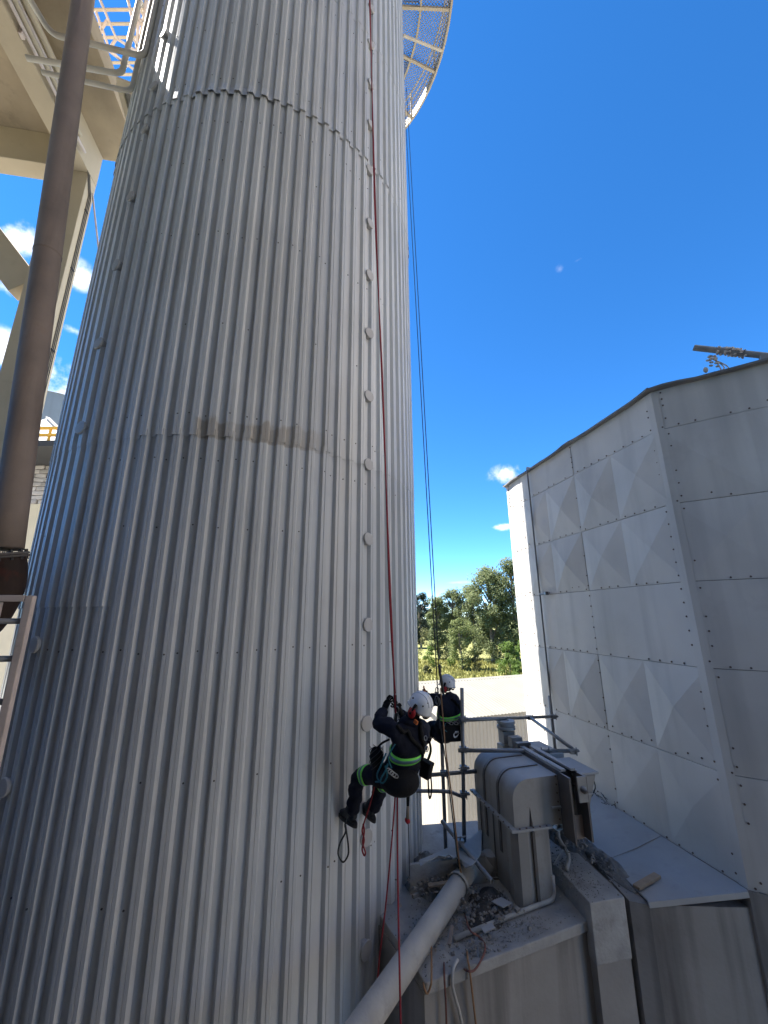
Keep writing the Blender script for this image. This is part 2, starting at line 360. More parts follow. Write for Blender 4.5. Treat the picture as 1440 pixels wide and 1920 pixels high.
chimney = thing('chimney', 'tall round chimney clad in grey ribbed metal sheets', 'chimney', (CX, CY, GZ))
def sheet_mesh(z0, z1, off, flare=0.0, nrib=6, crooked=0.0):
    """one trapezoidal sheet of six ribs, local to the chimney axis; its last rib laps the next sheet"""
    prof = []
    for k in range(nrib):
        for fr, h in ((0, 0), (.19, 0), (.38, 0), (.49, 1), (.66, 1), (.68, .86), (.70, 1), (.87, 1), (.98, 0)):
            prof.append((k + fr, h))
    prof += [(nrib, 0), (nrib + .30, 0)]
    zs = [z0 - .05, z0 + .12, z1 + .02]
    mb = MB(); n = len(prof)
    vs = []
    for iz, z in enumerate(zs):
        for q, h in prof:
            lap = .0035 * q / nrib
            r = CR - .034 + .046 * h + off + lap + (flare if iz == 0 else 0)
            a = rad(q * PITCHA); vs.append((r * cos(a), r * sin(a), z - GZ))
    fs = [(i * n + j, i * n + j + 1, (i + 1) * n + j + 1, (i + 1) * n + j) for i in range(2) for j in range(n - 1)]
    mb.add(vs, fs)
    lip = []
    for q, h in prof:                       # folded lower edge
        r = CR - .034 + .046 * h + off + flare + .0035 * q / nrib - (.004 if not flare else .0025)
        a = rad(q * PITCHA); lip.append((r * cos(a), r * sin(a), z0 - .05 - GZ))
    o = len(mb.v); mb.v += lip
    for j in range(n - 1): mb.f.append((j + 1, j, o + j, o + j + 1)); mb.mi.append(0)
    return mb.mesh('cladding_sheet', M['clad'])
COURSES = [(-12.0, -4.4), (-4.4, 1.94), (1.94, 7.18), (7.18, 10.25), (10.25, 15.3), (15.3, 20.4)]
for ci, (z0, z1) in enumerate(COURSES):
    off = ci * .007
    me = sheet_mesh(z0, z1, off); mef = sheet_mesh(z0, z1, off, .024); meh = sheet_mesh(z0, z1, off, .010)
    shift = [0, 2, 2, 8, 1, 3][ci]
    for k in range(16):
        phi = PH0 + shift * PITCHA + k * 22.5
        mid = (phi + 11.25 + 180) % 360 - 180
        if ci == 1 and -140 < mid < -92:    # these sheets are made of a short and a long one
            for (a, b, of) in ((-4.4, .16, off - .012), (.16, 1.94, off)):
                o = link('cladding_sheet', sheet_mesh(a, b, of), chimney); o.rotation_euler = (0, 0, rad(phi + rnd.uniform(-.05, .05)))
            continue
        o = link('cladding_sheet', mef if (ci == 3 and -92 < mid < -82) else meh if ci == 3 and (mid < -100 or mid > -70 and rnd.random() < .5) else me, chimney)
        o.rotation_euler = (0, 0, rad(phi + rnd.uniform(-.12, .12)))
        o.location = (rnd.uniform(-.002, .002), rnd.uniform(-.002, .002), rnd.uniform(-.014, .014))
# inner shell seen as darkness behind the sheets
mb = MB(); mb.lathe([(CR - .09, 0), (CR - .09, 33.6)], (0, 0, 0), n=48)
mb.build('inner_shell', M['dark'], chimney, True)
# screws
mb = MB()
rows = [(1.94 + .22, 1), (1.94 - .30, 1), (7.18 - .55, 1), (7.18 + .3, .6), (4.66, 1), (-.31, 1), (-2.3, .5), (10.25 - .4, .8), (12.6, 1), (3.3, .25), (.9, .35), (5.9, .3), (8.6, .4), (-1.4, .3)]
for z, pr in rows:
    for k in range(96):
        if rnd.random() > pr * .92: continue
        fr = .16 if rnd.random() < .75 else .6
        a = rad(PH0 + (k + fr) * PITCHA); hh = 0 if fr < .3 else .034
        r = CR - .034 + hh * 1.3 + .007 * sum(z > c[0] for c in COURSES[1:]) - .001
        n = V((cos(a), sin(a), 0)); zz = z + rnd.uniform(-.02, .02)
        mb.lathe([(.0085, 0), (.0085, .007), (0, .009)], (r * n.x, r * n.y, zz - GZ), n, 6)
tag(mb.build('screw', M['screw'], chimney), kind='stuff')
# cover discs of the old brackets
def disc_mesh(r):
    mb = MB(); mb.lathe([(r * .86, -.03), (r * .86, .048), (r, .049), (r, .066), (r * .94, .070), (0, .070)], (0, 0, 0), V((1, 0, 0)), 18)
    return mb.mesh('cover_disc', M['disc'])
DM = disc_mesh(.080)
zR = [8.97, 7.98, 6.97, 5.87, 4.89, 3.88, 2.88, 1.90, .92, -.09, -1.13, -2.19, -3.12, 10.0, 11.0, 12.0]
zL = [7.70, 6.83, 5.55, 4.40, 3.23, 2.11, .92, -.25, -1.50, -2.7, 8.9, 10.0, 11.1]
for z in zR + zL:
    right = z in zR
    o = link('cover_disc', DM, chimney); phi = -42.25 if right else -114.6 - (7.7 - z) * .22 * (1 if z < 4 else .2)
    off = .007 * sum(z > c[0] for c in COURSES[1:])
    p = V(((CR - .034 + off) * cos(rad(phi)), (CR - .034 + off) * sin(rad(phi)), z - GZ))
    o.location = p; o.rotation_euler = (rnd.uniform(-.1, .1), rnd.uniform(-.10, .03), rad(phi + rnd.uniform(-6, 6)))
# grime left of an old band above the middle seam
m = M['clad']; t = m.node_tree; L = t.links.new
b = t.nodes['Principled BSDF']; src = b.inputs['Base Color'].links[0].from_socket
geo = N(t, 'ShaderNodeNewGeometry'); sx = N(t, 'ShaderNodeSeparateXYZ'); L(geo.outputs['Position'], sx.inputs[0])
def rng(sock, a, b_):
    n = N(t, 'ShaderNodeMapRange', interpolation_type='SMOOTHSTEP'); n.inputs['From Min'].default_value = a; n.inputs['From Max'].default_value = b_; L(sock, n.inputs['Value']); return n.outputs[0]
def mulm(a, b_):
    n = N(t, 'ShaderNodeMath', operation='MULTIPLY'); L(a, n.inputs[0]); L(b_, n.inputs[1]); return n.outputs[0]
nd = N(t, 'ShaderNodeTexNoise'); nd.inputs['Scale'].default_value = 5; nd.inputs['Detail'].default_value = 7; L(geo.outputs['Position'], nd.inputs['Vector'])
zj = N(t, 'ShaderNodeMath', operation='MULTIPLY_ADD'); L(nd.outputs['Fac'], zj.inputs[0]); zj.inputs[1].default_value = .34; L(sx.outputs['Z'], zj.inputs[2])
f = mulm(rng(zj.outputs[0], 2.31, 2.25), rng(sx.outputs['Z'], 1.86, 1.88))
f = mulm(f, rng(sx.outputs['X'], -2.05, -2.0)); f = mulm(f, rng(sx.outputs['X'], -.30, -1.2))
f = mulm(f, rng(sx.outputs['Y'], 5.6, 5.4))
nn = N(t, 'ShaderNodeTexNoise'); nn.inputs['Scale'].default_value = 3.5; nn.inputs['Detail'].default_value = 8; L(geo.outputs['Position'], nn.inputs['Vector'])
f = mulm(f, rng(nn.outputs['Fac'], .15, .62))
x = N(t, 'ShaderNodeMix', data_type='RGBA'); L(f, x.inputs['Factor']); L(src, x.inputs['A']); x.inputs['B'].default_value = (.44, .41, .37, 1)
L(x.outputs['Result'], b.inputs['Base Color'])

# ------------------------------------------------------------------ ring platform round the chimney
PZ, PRO = 15.6, 4.11
plat = thing('platform', 'round steel mesh platform with railing high on the grey chimney', 'platform', (CX, CY, PZ))
def ringtube(R, z, r, n=72, k=6):
    mb = MB(); vs = []
    for i in range(n):
        a = 2 * pi * i / n
        for j in range(k):
            b = 2 * pi * j / k; rr = R + r * cos(b); vs.append((rr * cos(a), rr * sin(a), z + r * sin(b)))
    mb.add(vs, [(i * k + j, i * k + (j + 1) % k, ((i + 1) % n) * k + (j + 1) % k, ((i + 1) % n) * k + j) for i in range(n) for j in range(k)])
    return mb
def ringbar(R, z, w, h, n=72):
    mb = MB(); vs = []
    for i in range(n):
        a = 2 * pi * i / n
        for (dr, dz) in ((-w / 2, -h / 2), (w / 2, -h / 2), (w / 2, h / 2), (-w / 2, h / 2)): vs.append(((R + dr) * cos(a), (R + dr) * sin(a), z + dz))
    mb.add(vs, [(i * 4 + j, ((i + 1) % n) * 4 + j, ((i + 1) % n) * 4 + (j + 1) % 4, i * 4 + (j + 1) % 4) for i in range(n) for j in range(4)])
    return mb
ringbar(PRO, 0, .05, .13).build('rim', M['plat'], plat)
ringbar(CR + .55, .02, .05, .08).build('inner_ring', M['plat'], plat)
def mesh_floor():
    mb = MB(); nl = 300; w = .0075
    for s in (1, -1):
        for i in range(nl):
            a0 = 2 * pi * i / nl; pts = []
            for k in range(6):
                r = CR + .06 + (PRO - CR - .08) * k / 5; a = a0 + s * .30 * k / 5; pts.append(V((r * cos(a), r * sin(a), .075 + (.002 if s > 0 else 0))))
            for p, q in zip(pts, pts[1:]):
                d = (q - p).normalized(); x_ = V((-d.y, d.x, 0)) * w
                mb.add([p - x_, p + x_, q + x_, q - x_], [(0, 1, 2, 3)])
    return mb
tag(mesh_floor().build('mesh_floor', M['mesh'], plat), kind='stuff')
for k in range(20):
    a = rad(-178 + 18 * k); d = V((cos(a), sin(a), 0)); mb = MB()
    mb.bar(d * (CR + .04), d * (PRO - .03), .06, .08); mb.build('bracket', M['plat'], plat)
    if k % 2 == 0:
        a2 = a + rad(11); d2 = V((cos(a2), sin(a2), 0)); mb = MB()
        mb.tube([d2 * (PRO - .05) + V((0, 0, -.05)), V((cos(a - .02), sin(a - .02), 0)) * (CR + .05) + V((0, 0, -1.25))], .035, 8); mb.build('strut', M['plat'], plat)
    mb = MB(); mb.bar(d * (PRO - .02) + V((0, 0, .05)), d * (PRO - .02) + V((0, 0, 1.15)), .05, .05); mb.build('post', M['plat'], plat)
for z, r in ((.45, .018), (.8, .018), (1.15, .024)):
    ringtube(PRO - .02, z, r).build('rail', M['plat'], plat)
ringbar(PRO - .02, .17, .008, .18).build('toe_board', M['plat'], plat)
for k in range(20):                          # solid grating plates laid on the inner half of some bays
    if k % 3 == 1: continue
    mb = MB(); a0, a1 = rad(-178 + 18 * k + 1.5), rad(-178 + 18 * k + 16.5); n = 16
    for i in range(n):
        a = a0 + (a1 - a0) * i / (n - 1); d = V((cos(a), sin(a), 0)); mb.bar(d * (CR + .08), d * (CR + .50), .012, .03)
    for r in (CR + .09, CR + .29, CR + .49):
        for i in range(6):
            b0 = a0 + (a1 - a0) * i / 6; b1 = a0 + (a1 - a0) * (i + 1) / 6
            mb.bar((r * cos(b0), r * sin(b0), .0), (r * cos(b1), r * sin(b1), .0), .012, .03)
    o = mb.build('grating', M['mesh'], plat); o.location = (0, 0, .045)

# ------------------------------------------------------------------ eight sided tank
AZ_A = sum(math.atan2(ray(x, y).x, ray(x, y).y) for x, y in ((1222, 735), (1255, 945), (1290, 1090), (1362, 1440), (1408, 1668))) / 5
HA = 5.95
TA = V((HA * sin(AZ_A), HA * cos(AZ_A), 0))
TZ1 = ath(1222, 735, HA).z; TZ0 = ath(1409, 1669, HA).z
TB = atz(950, 912, TZ1); TB.z = 0
TDIR = (TB - TA).normalized(); TL = (TB - TA).length
verts = [TB.copy(), TA.copy()]
d = -TDIR
for k in range(6):
    d = Matrix.Rotation(rad(45), 3, 'Z') @ d
    verts.append(verts[-1] + d * TL)
TC = sum(verts, V()) / 8
tank = thing('tank', 'eight sided pale grey tank of cross creased metal panels', 'tank', (TC.x, TC.y, GZ))
seamz = [TZ1] + [ath(x, y, HA).z for x, y in ((1237, 806), (1264, 944), (1293, 1090), (1327, 1253), (1365, 1452))] + [TZ0]
NU = 4
wq = [(atplane(x_, y_, TA, V((-TDIR.y, TDIR.x, 0))) - TA).dot(TDIR) for x_, y_ in ((1069, 838), (1087, 987), (1104, 1085))]; wq = sum(wq) / 3
print('SEAM', wq)
WS0 = [TL - 2 * wq, wq, wq] if TL > 2 * wq + .2 else [TL - wq, wq]
print('TANK', TA, TB, TL, seamz)
boltmb = MB()
for fi in range(8):
    p0, p1 = verts[fi], verts[(fi + 1) % 8]; e = (p1 - p0).normalized(); nrm = V((e.y, -e.x, 0)); wl = TL / NU
    WS = WS0 if fi % 2 == 0 else WS0[::-1]
    for ri in range(6):
        za, zb = seamz[ri + 1], seamz[ri]
        for ui in range(len(WS)):
            x0_, x1_ = sum(WS[:ui]), sum(WS[:ui + 1])
            lapo = nrm * (.004 * ((ui + ri) % 2)); zt, zbm = zb - .003, za + .003
            nx = 2 if x1_ - x0_ > 1.2 else 1; mb = MB()
            am = .004 if ri == 0 else rnd.choice((.042, .05, .036, .016))
            if fi == 0: am = (.004, .05, .052, .007, .046, .022)[ri]
            if fi == 1: am = (.003, .03, .034, .012, .02, .01)[ri]
            xs_ = [x0_ + .004 + (x1_ - x0_ - .008) * i / nx for i in range(nx + 1)]
            org = lambda x_, z_, o_=0.0: p0 + e * x_ + V((0, 0, z_ - GZ)) + nrm * o_ + lapo - TC
            for i in range(nx):
                P = [org(xs_[i], zbm), org(xs_[i + 1], zbm), org(xs_[i + 1], zt), org(xs_[i], zt)]
                mid = org((xs_[i] + xs_[i + 1]) / 2 + rnd.uniform(-.04, .04), (zt + zbm) / 2 + rnd.uniform(-.04, .04), am * rnd.uniform(.75, 1.2))
                mb.add(P + [mid], [(0, 1, 4), (1, 2, 4), (2, 3, 4), (3, 0, 4)])
            P = [org(xs_[0], zbm), org(xs_[-1], zbm), org(xs_[-1], zt), org(xs_[0], zt)]; B = [p - nrm * .02 for p in P]
            mb.add(P + B, [((i + 1) % 4, i, 4 + i, 4 + (i + 1) % 4) for i in range(4)])
            mb.build('panel', M['tank'], tank)
        for k in range(int(TL / .17)):      # bolts along the level seams
            if rnd.random() < .25: continue
            q = p0 + e * (k * .17 + .05) + nrm * .006 - TC; boltmb.lathe([(.011, 0), (.011, .008), (0, .01)], (q.x, q.y, za - GZ + .025 + (rnd.random() < .1) * .05), nrm, 6)
        for wx in [sum(WS[:q]) for q in range(len(WS) + 1)]:
            for k in range(6):
                if rnd.random() < .3: continue
                q = p0 + e * min(TL - .1, max(.1, wx)) + nrm * .006 - TC
                boltmb.lathe([(.011, 0), (.011, .008), (0, .01)], (q.x, q.y, za - GZ + (zb - za) * (k + .5) / 6), nrm, 6)
tag(boltmb.build('bolt', M['bolt'], tank), kind='stuff')
for fi in range(8):                          # folded corner cover strips
    p = verts[fi] - TC; a = (verts[fi] - verts[fi - 1]).normalized(); bdir = (verts[(fi + 1) % 8] - verts[fi]).normalized()
    na, nb = V((a.y, -a.x, 0)), V((bdir.y, -bdir.x, 0)); o_ = (na + nb).normalized() * .008
    mb = MB(); pts = [p - a * .09 + na * .010, p + o_ * 1.4, p + bdir * .07 + nb * .010]
    vs = [V((q.x, q.y, z - GZ)) for z in (TZ0, TZ1 - .01) for q in pts]
    mb.add(vs, [(0, 1, 4, 3), (1, 2, 5, 4)]); mb.build('corner_strip', M['tank'], tank)
mb = MB(); mb.prism([((v - TC) * .985).xy for v in verts], 0, TZ1 - GZ - .03); mb.build('inner_shell', M['dark'], tank)
apex = V((0, 0, TZ1 - GZ + .75))
for fi in range(8):                          # roof sheets with a wavy eave
    p0, p1 = (verts[fi] - TC) * 1.016, (verts[(fi + 1) % 8] - TC) * 1.016; n = 24; top = []; bot = []
    for i in range(n + 1):
        q = p0.lerp(p1, i / n); w = .012 + .03 * max(0, sin(i / n * 2 * pi * 2.2 + fi)) ** 3 + rnd.uniform(0, .006)
        top.append(V((q.x, q.y, TZ1 - GZ + w))); bot.append(V((q.x, q.y, TZ1 - GZ + w - .03)))
    mb = MB(); k = n + 1
    mb.add(top + bot + [apex], [(i, i + 1, 2 * k) for i in range(n)] + [(i + 1, i, k + i, k + i + 1) for i in range(n)])
    inn = [V((b_.x * .96, b_.y * .96, TZ1 - GZ - .01)) for b_ in bot]
    mb.add(bot + inn, [(i + 1, i, k + i, k + i + 1) for i in range(n)])
    mb.build('roof_sheet', M['tankroof'], tank)

# conduit standing along the tank
nL = V((-(-TDIR).y, (-TDIR).x, 0)); e0 = -TDIR; NRM0 = V((e0.y, -e0.x, 0))
fp = lambda px, py, o=.07: atplane(px, py, TA + NRM0 * o, NRM0)
pts = [fp(1006, 864, -.05), fp(992, 863), fp(987, 868), fp(990, 905), fp(1012, 1112), fp(1030, 1290), fp(1043, 1400)]
base = fp(1043, 1400); pts[3:] = [V((base.x, base.y, p.z)) * 1 for p in pts[3:]]
top = fp(988, 880); pts = [top + NRM0 * -.14 + V((0, 0, .03)), top + V((0, 0, .035)), top + V((0, 0, 0))] + [V((top.x, top.y, z)) for z in (2.0, 0, -2.0, TZ0)]
cond = thing('conduit', 'thin grey vertical conduit with hooked top on the pale tank', 'conduit', (top.x, top.y, TZ0))
mb = MB(); mb.tube([p - V((top.x, top.y, TZ0)) for p in pts], .017, 8); mb.build('pipe', M['galv'], cond, True)
mb = MB(); zc = fp(1020, 1113).z - TZ0; c0 = V((0, 0, zc)); mb.bar(c0, c0 - NRM0 * .07, .05, .04); mb.bar(c0, c0 - TDIR * .22, .03, .03); mb.box(c0 - TDIR * .22, (.06, .06, .06)); mb.build('bracket', M['galv'], cond)

# base of the tank and the concrete blocks beside it -----------------------------------
base_poly = [(TC + (v - TC) * 1.004) for v in verts]
tb = thing('base_wall', 'streaked dark concrete base wall below the eight sided tank', 'wall', (TC.x, TC.y, GZ))
mb = MB(); mb.prism([(v - TC).xy for v in base_poly], 0, TZ0 - GZ - .004); mb.build('wall', M['wall'], tb)

Z_L, Z_H = -2.95, -2.75
bc = atz(1106, 1693, Z_H); bc2 = atz(1171, 1682, Z_H); bback = atz(1026, 1605, Z_H)   # box beam, front corner, right corner, back of the left edge
bdirv = (bback - bc).normalized()
lf0 = atz(795, 1838, Z_L); lf1 = atz(1099, 1722, Z_L)
skc = atz(1216, 1690, Z_H); skb = atz(1092, 1553, Z_H)
print('blocks', bc, bc2, bback, lf0, lf1, skc, skb)
low = thing('roof_block', 'low flat topped concrete block with dusty broken roof by the chimney', 'building', (lf0.x, lf0.y, GZ))
O = V((lf0.x, lf0.y, 0))
lfd = (lf1 - lf0).normalized()
back = V((-lfd.y, lfd.x, 0))
pr = bc + bdirv * 2.2
mb = MB(); mb.prism([(p - O).xy for p in (lf0, lf1 + lfd * .1, pr, lf0 + back * 2.6 - lfd * .2, lf0 + back * 1.4 - lfd * .12)], 0, Z_L - GZ - .09); mb.build('wall', M['wall'], low)
slabpoly = [(p - O).xy for p in (lf0 - back * .03 , lf1 - back * .03 + lfd * .06, pr, lf0 + back * 2.65 - lfd * .2, lf0 + back * 1.4 - lfd * .1)]
mb = MB(); mb.prism(slabpoly, Z_L - GZ - .088, Z_L - GZ); bevel(mb.build('roof_slab', M['dustroof'], low), .012)

beam = thing('concrete_beam', 'stained concrete box beam with broken top and streaked front pier', 'beam', (bc.x, bc.y, GZ))
O2 = V((bc.x, bc.y, 0)); far = 2.3
w2 = bc2 - bc
mb = MB(); mb.prism([(p - O2).xy for p in (bc, bc2, bc2 + bdirv * far, bc + bdirv * far)], Z_L - GZ - .3, Z_H - GZ); bevel(mb.build('top_block', M['dustroof'], beam), .012)
i_ = .012; nfront = V((w2.y, -w2.x, 0)).normalized()
mb = MB(); mb.prism([(p - O2).xy for p in (bc - nfront * i_ + w2.normalized() * .01, bc2 - nfront * i_ - w2.normalized() * .012, bc2 + bdirv * far, bc + bdirv * far + w2.normalized() * .01)], 0, Z_L - GZ - .3)
mb.build('pier', M['wall'], beam)
mb = MB(); q0 = bc2 + w2.normalized() * .07 - nfront * .10; mb.prism([(p - O2).xy for p in (bc2 - nfront * .09 + w2.normalized() * .002, q0 + w2.normalized() * .0, q0 + bdirv * 1.9, bc2 + bdirv * 1.9 + w2.normalized() * .002)], 0, Z_H - GZ - .05)
mb.build('side_strip', M['wall'], beam)

# wedge wall under the flashing and the flashing itself
kb = thing('annex_wall', 'streaked grey wall under the sloping flashing beside the pier', 'wall', (skc.x, skc.y, GZ))
O3 = V((skc.x, skc.y, 0)); Abase = V((TA.x, TA.y, 0))
inn = V((NRM0.x, NRM0.y, 0))
mb = MB(); mb.prism([(p - O3).xy for p in (skc - V((.16, -.06, 0)), skc, Abase + NRM0 * .02 - TDIR * -.02, Abase + TDIR * 3.6 + NRM0 * .02, skb + TDIR * 1.2)], 0, Z_H - GZ - .03); mb.build('wall', M['wall'], kb)
fl = thing('flashing', 'dusty blue grey sheet metal flashing sloping off the tank foot', 'flashing', (skc.x, skc.y, Z_H))
O4 = V((skc.x, skc.y, Z_H))
f0 = TA + V((0, 0, TZ0)) + NRM0 * .02; f1 = TA + TDIR * 3.0 + V((0, 0, TZ0 + .02)) + NRM0 * .02
for i in range(3):
    a0, a1 = i / 3, (i + 1) / 3
    A0, A1 = f0.lerp(f1, a0), f0.lerp(f1, a1 + .004); B0, B1 = skc.lerp(skb + TDIR * .7, a0), skc.lerp(skb + TDIR * .7, a1 + .004)
    up = V((0, 0, .004 * (i % 2)))
    mid0 = A0.lerp(B0, .5) + V((0, 0, -.012)); mid1 = A1.lerp(B1, .5) + V((0, 0, -.02))
    mb = MB(); P = [p + up - O4 for p in (A0, A1, mid1, B1, B0, mid0)]; nn_ = (A1 - A0).cross(B0 - A0).normalized(); nn_ = nn_ if nn_.z > 0 else -nn_
    mb.add(P + [p - V((0, 0, .012)) for p in P], [(5, 2, 1, 0), (4, 3, 2, 5), (0, 1, 7, 6), (1, 2, 8, 7), (2, 3, 9, 8), (3, 4, 10, 9), (4, 5, 11, 10), (5, 0, 6, 11), (6, 7, 8, 11), (11, 8, 9, 10)])
    mb.build('sheet', M['skirt'], fl)
mb = MB(); mb.bar(B0 * 0 + skc - O4 + V((-.01, -.012, -.02)), f0 - O4 + V((-.01, -.012, -.03)), .02, .05); mb.build('edge_strip', M['skirt'], fl)

# ------------------------------------------------------------------ concrete tower on the left
TROT = rad(9.5)
ex_, ey_ = V((cos(TROT), sin(TROT), 0)), V((-sin(TROT), cos(TROT), 0))
az_ = lambda *P: sum(math.atan2(ray(*p).x, ray(*p).y) for p in P) / len(P)
an, af, al = az_((156, 304), (91, 700)), az_((188, 305), (168, 400), (123, 600), (97, 715)), az_((0, 690), (37, 562))
TN = V((sin(an), cos(an), 0)) * 9.4
def along(o, d, a):                       # distance along d from o to the bearing a
    n = V((cos(a), -sin(a), 0)); return -o.dot(n) / d.dot(n)
CWY = along(TN, ey_, af); CWX = -along(TN, ex_, al)
OT = TN.copy()
tl = lambda p: V(((p - OT).dot(ex_), (p - OT).dot(ey_), p.z - GZ))      # world to tower frame
tower = thing('concrete_tower', 'cream painted concrete frame with overhanging floor slab beside the chimney', 'building', (TN.x, TN.y, GZ), TROT)
ZB = 9.7; ZS = 10.6; ZS2 = 11.05
def tbox(x0, x1, y0, y1, z0, z1, name, mat, bev=.015):
    mb = MB(); mb.box(((x0 + x1) / 2, (y0 + y1) / 2, (z0 + z1) / 2 - GZ), (x1 - x0, y1 - y0, z1 - z0)); return bevel(mb.build(name, mat, tower), bev)
bx0 = (tl(atz(8, 92, ZB)).x + tl(atz(93, 254, ZB)).x) / 2; bx1 = (tl(atz(27, 56, ZB)).x + tl(atz(100, 187, ZB)).x) / 2
slx = (tl(atz(172, 63, ZS)).x + tl(atz(240, 240, ZS)).x) / 2; sly = (tl(atz(223, 308, ZS)).y + tl(atz(190, 296, ZS)).y) / 2
print('TOWER', CWX, CWY, bx0, bx1, slx, sly)
tbox(-CWX, 0, 0, CWY, GZ, ZB, 'column', M['concrete'])
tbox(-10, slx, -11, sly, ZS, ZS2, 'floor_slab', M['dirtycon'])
tbox(bx0, bx1, -11, max(CWY, sly - .3), ZB + .002, ZS - .002, 'edge_beam', M['concrete'])
yc0, yc1 = tl(atz(40, 300, ZB)).y, tl(atz(40, 328, ZB)).y
tbox(-10, bx0 - .004, min(0, yc0), max(CWY, .35), ZB + .004, ZS - .003, 'cross_beam', M['concrete'])
tbox(-10, bx0 - .004, -8.2, -7.5, ZB + .1, ZS - .003, 'cross_beam', M['concrete'])
tbox(-9.8, -9.1, 0, CWY, GZ, ZB, 'column', M['concrete'])
ym = CWY / 2; pm = OT + ey_ * ym
a_ = tl(atplane(50, 540, pm, ey_)); b_ = tl(atplane(0, 474, pm, ey_))
mb = MB(); dbr = (b_ - a_).normalized(); mb.bar(a_ - dbr * .05, a_ + dbr * 5, CWY * .9, .60); bevel(mb.build('brace', M['concrete'], tower), .015)
XF, yn, yf = 0, 0, CWY
tbox(-8.9, -CWX - .02, .05, CWY - .05, 3.2, 3.9, 'lower_beam', M['concrete'])
# unseen dark walls added behind and left of the camera to block light
tbox(-10, 11.5, -16, -11.02, GZ, 36.0, 'wall', M['sooty'])
tbox(-4.6, -4.2, -11, 1.2, GZ, 1.5, 'wall', M['sooty'])
# conduits on the beam and on the column
for i, (dz, r) in enumerate(((.10, .03), (.22, .045), (.36, .03), (.52, .06), (.68, .025))):
    mb = MB(); mb.tube([V((bx1 + .045 + r, -9, ZB + dz - GZ)), V((bx1 + .045 + r, -.35 - .25 * i, ZB + dz - GZ))], r, 8); mb.build('conduit', M['concrete'] if i % 2 else M['rail'], tower, True)
for y in (-3.4, -2.2, -1.1):
    mb = MB(); mb.box((bx1 + .03, y, ZB + .38 - GZ), (.05, .09, .75)); mb.build('clamp', M['rail'], tower)
for i, fy in enumerate((.45, .58, .72)):
    y = CWY * fy
    mb = MB(); mb.tube([V((.012, y, 6)), V((.012, y, ZB - .5 - GZ)), V((.012, y - .2, ZB - GZ - .02))], .007, 6); mb.build('cable', M['cable'], tower)
for z in (.6, 3.0, 5.2, 7.2, 8.8):
    mb = MB(); mb.box((.012, CWY * .58, z - GZ), (.025, CWY * .34, .025)); mb.build('cable_clip', M['dark'], tower)
mb = MB(); y = CWY * .6; mb.tube([V((.04, y, ZB - .35 - GZ)), V((.25, y + .25, ZB - 1.6 - GZ))], .018, 6); mb.build('loose_bar', M['rail'], tower)

# ------------------------------------------------------------------ brown leaning pipe at far left
p0 = atd(23, 950, 3.9); p1 = atd(156, 0, 5.85); dd = (p1 - p0) / (p1 - p0).length
rp = thing('brown_pipe', 'thick rusty brown leaning pipe in front of the concrete column', 'pipe', p0)
pe = p0 + dd * 12.5; pbm = p0 - dd * .42
mb = MB(); mb.tube([pbm - p0, V(), pe - p0], .131, 28); mb.build('pipe', M['rust'], rp, True)
mb = MB()
c = (p0 + dd * 3.1) - p0; mb.lathe([(.132, -.02), (.136, -.01), (.136, .01), (.132, .02)], c, dd, 28); mb.build('weld', M['rust'], rp, True)
fc = atd(8, 1042, 3.78)
fl_ = thing('flange_elbow', 'dark rusty flanged elbow at the foot of the brown pipe', 'pipe fitting', fc)
ax = (dd * .95 + V((.0, -.2, 0))).normalized()
mb = MB(); mb.lathe([(.0, -.024), (.178, -.024), (.186, -.018), (.186, -.003)], (0, 0, 0), ax, 24); mb.build('lower_flange', M['box2'], fl_)
mb = MB(); mb.lathe([(.186, .003), (.182, .022), (.13, .026)], (0, 0, 0), ax, 24); mb.build('upper_flange', M['box2'], fl_)
mb = MB(); P = [V((0, 0, 0)), -ax * .2, -ax * .42 + V((-.06, -.02, 0)), -ax * .66 + V((-.24, -.03, 0)), -ax * .8 + V((-.55, -.04, 0))]
mb.tube(cat_rom(P, 5), .160, 24); mb.build('elbow', M['rustdark'], fl_, True)
mb = MB()
for k in range(12):
    a = 2 * pi * k / 12; x_ = ax.cross(V((0, 1, 0))).normalized(); y_ = ax.cross(x_); q = x_ * cos(a) * .162 + y_ * sin(a) * .162
    mb.lathe([(0, -.05), (.013, -.05), (.013, .048), (0, .048)], q, ax, 6)
tag(mb.build('bolt', M['dark'], fl_), kind='stuff')

# unseen block added on the right to bounce warm sunlight onto the chimney
bounce = thing('mill_building', 'broad cream mill building standing across the yard on the right', 'building', (14, 3, GZ))
mb = MB(); mb.box((3, 0, 14), (6, 13, 28)); mb.build('wall', M['mill'], bounce)
mb = MB(); mb.box((3, 0, 28.16), (6.4, 13.4, .3)); mb.build('roof', M['shedroof'], bounce)

# guard rail at lower left
g = atd(58, 1122, 3.0)
gr = thing('guard_rail', 'faded pinkish guard rail frame at the left by the flange', 'railing', g)
gd = V((-.98, -.2, 0)).normalized()
zb_ = V((0, 0, -1.9))
mb = MB(); mb.bar(V((0, 0, .02)), zb_, .05, .05, up=gd); bevel(mb.build('post', M['rail'], gr), .006)
mb = MB(); mb.bar(V((.0, 0, 0)) + gd * .028, gd * 1.6, .05, .045); bevel(mb.build('top_rail', M['rail'], gr), .006)
mb = MB(); mb.bar(gd * .21 - V((0, 0, .027)), gd * .21 - V((0, 0, 1.9)), .05, .05, up=gd); bevel(mb.build('post', M['rail'], gr), .006)
for dz in (-.165, -.43, -.72):
    mb = MB(); mb.tube([gd * .03 + V((0, .03, dz)), gd * 1.6 + V((0, .03, dz))], .022, 10); mb.build('mid_rail', M['galv'], gr, True)

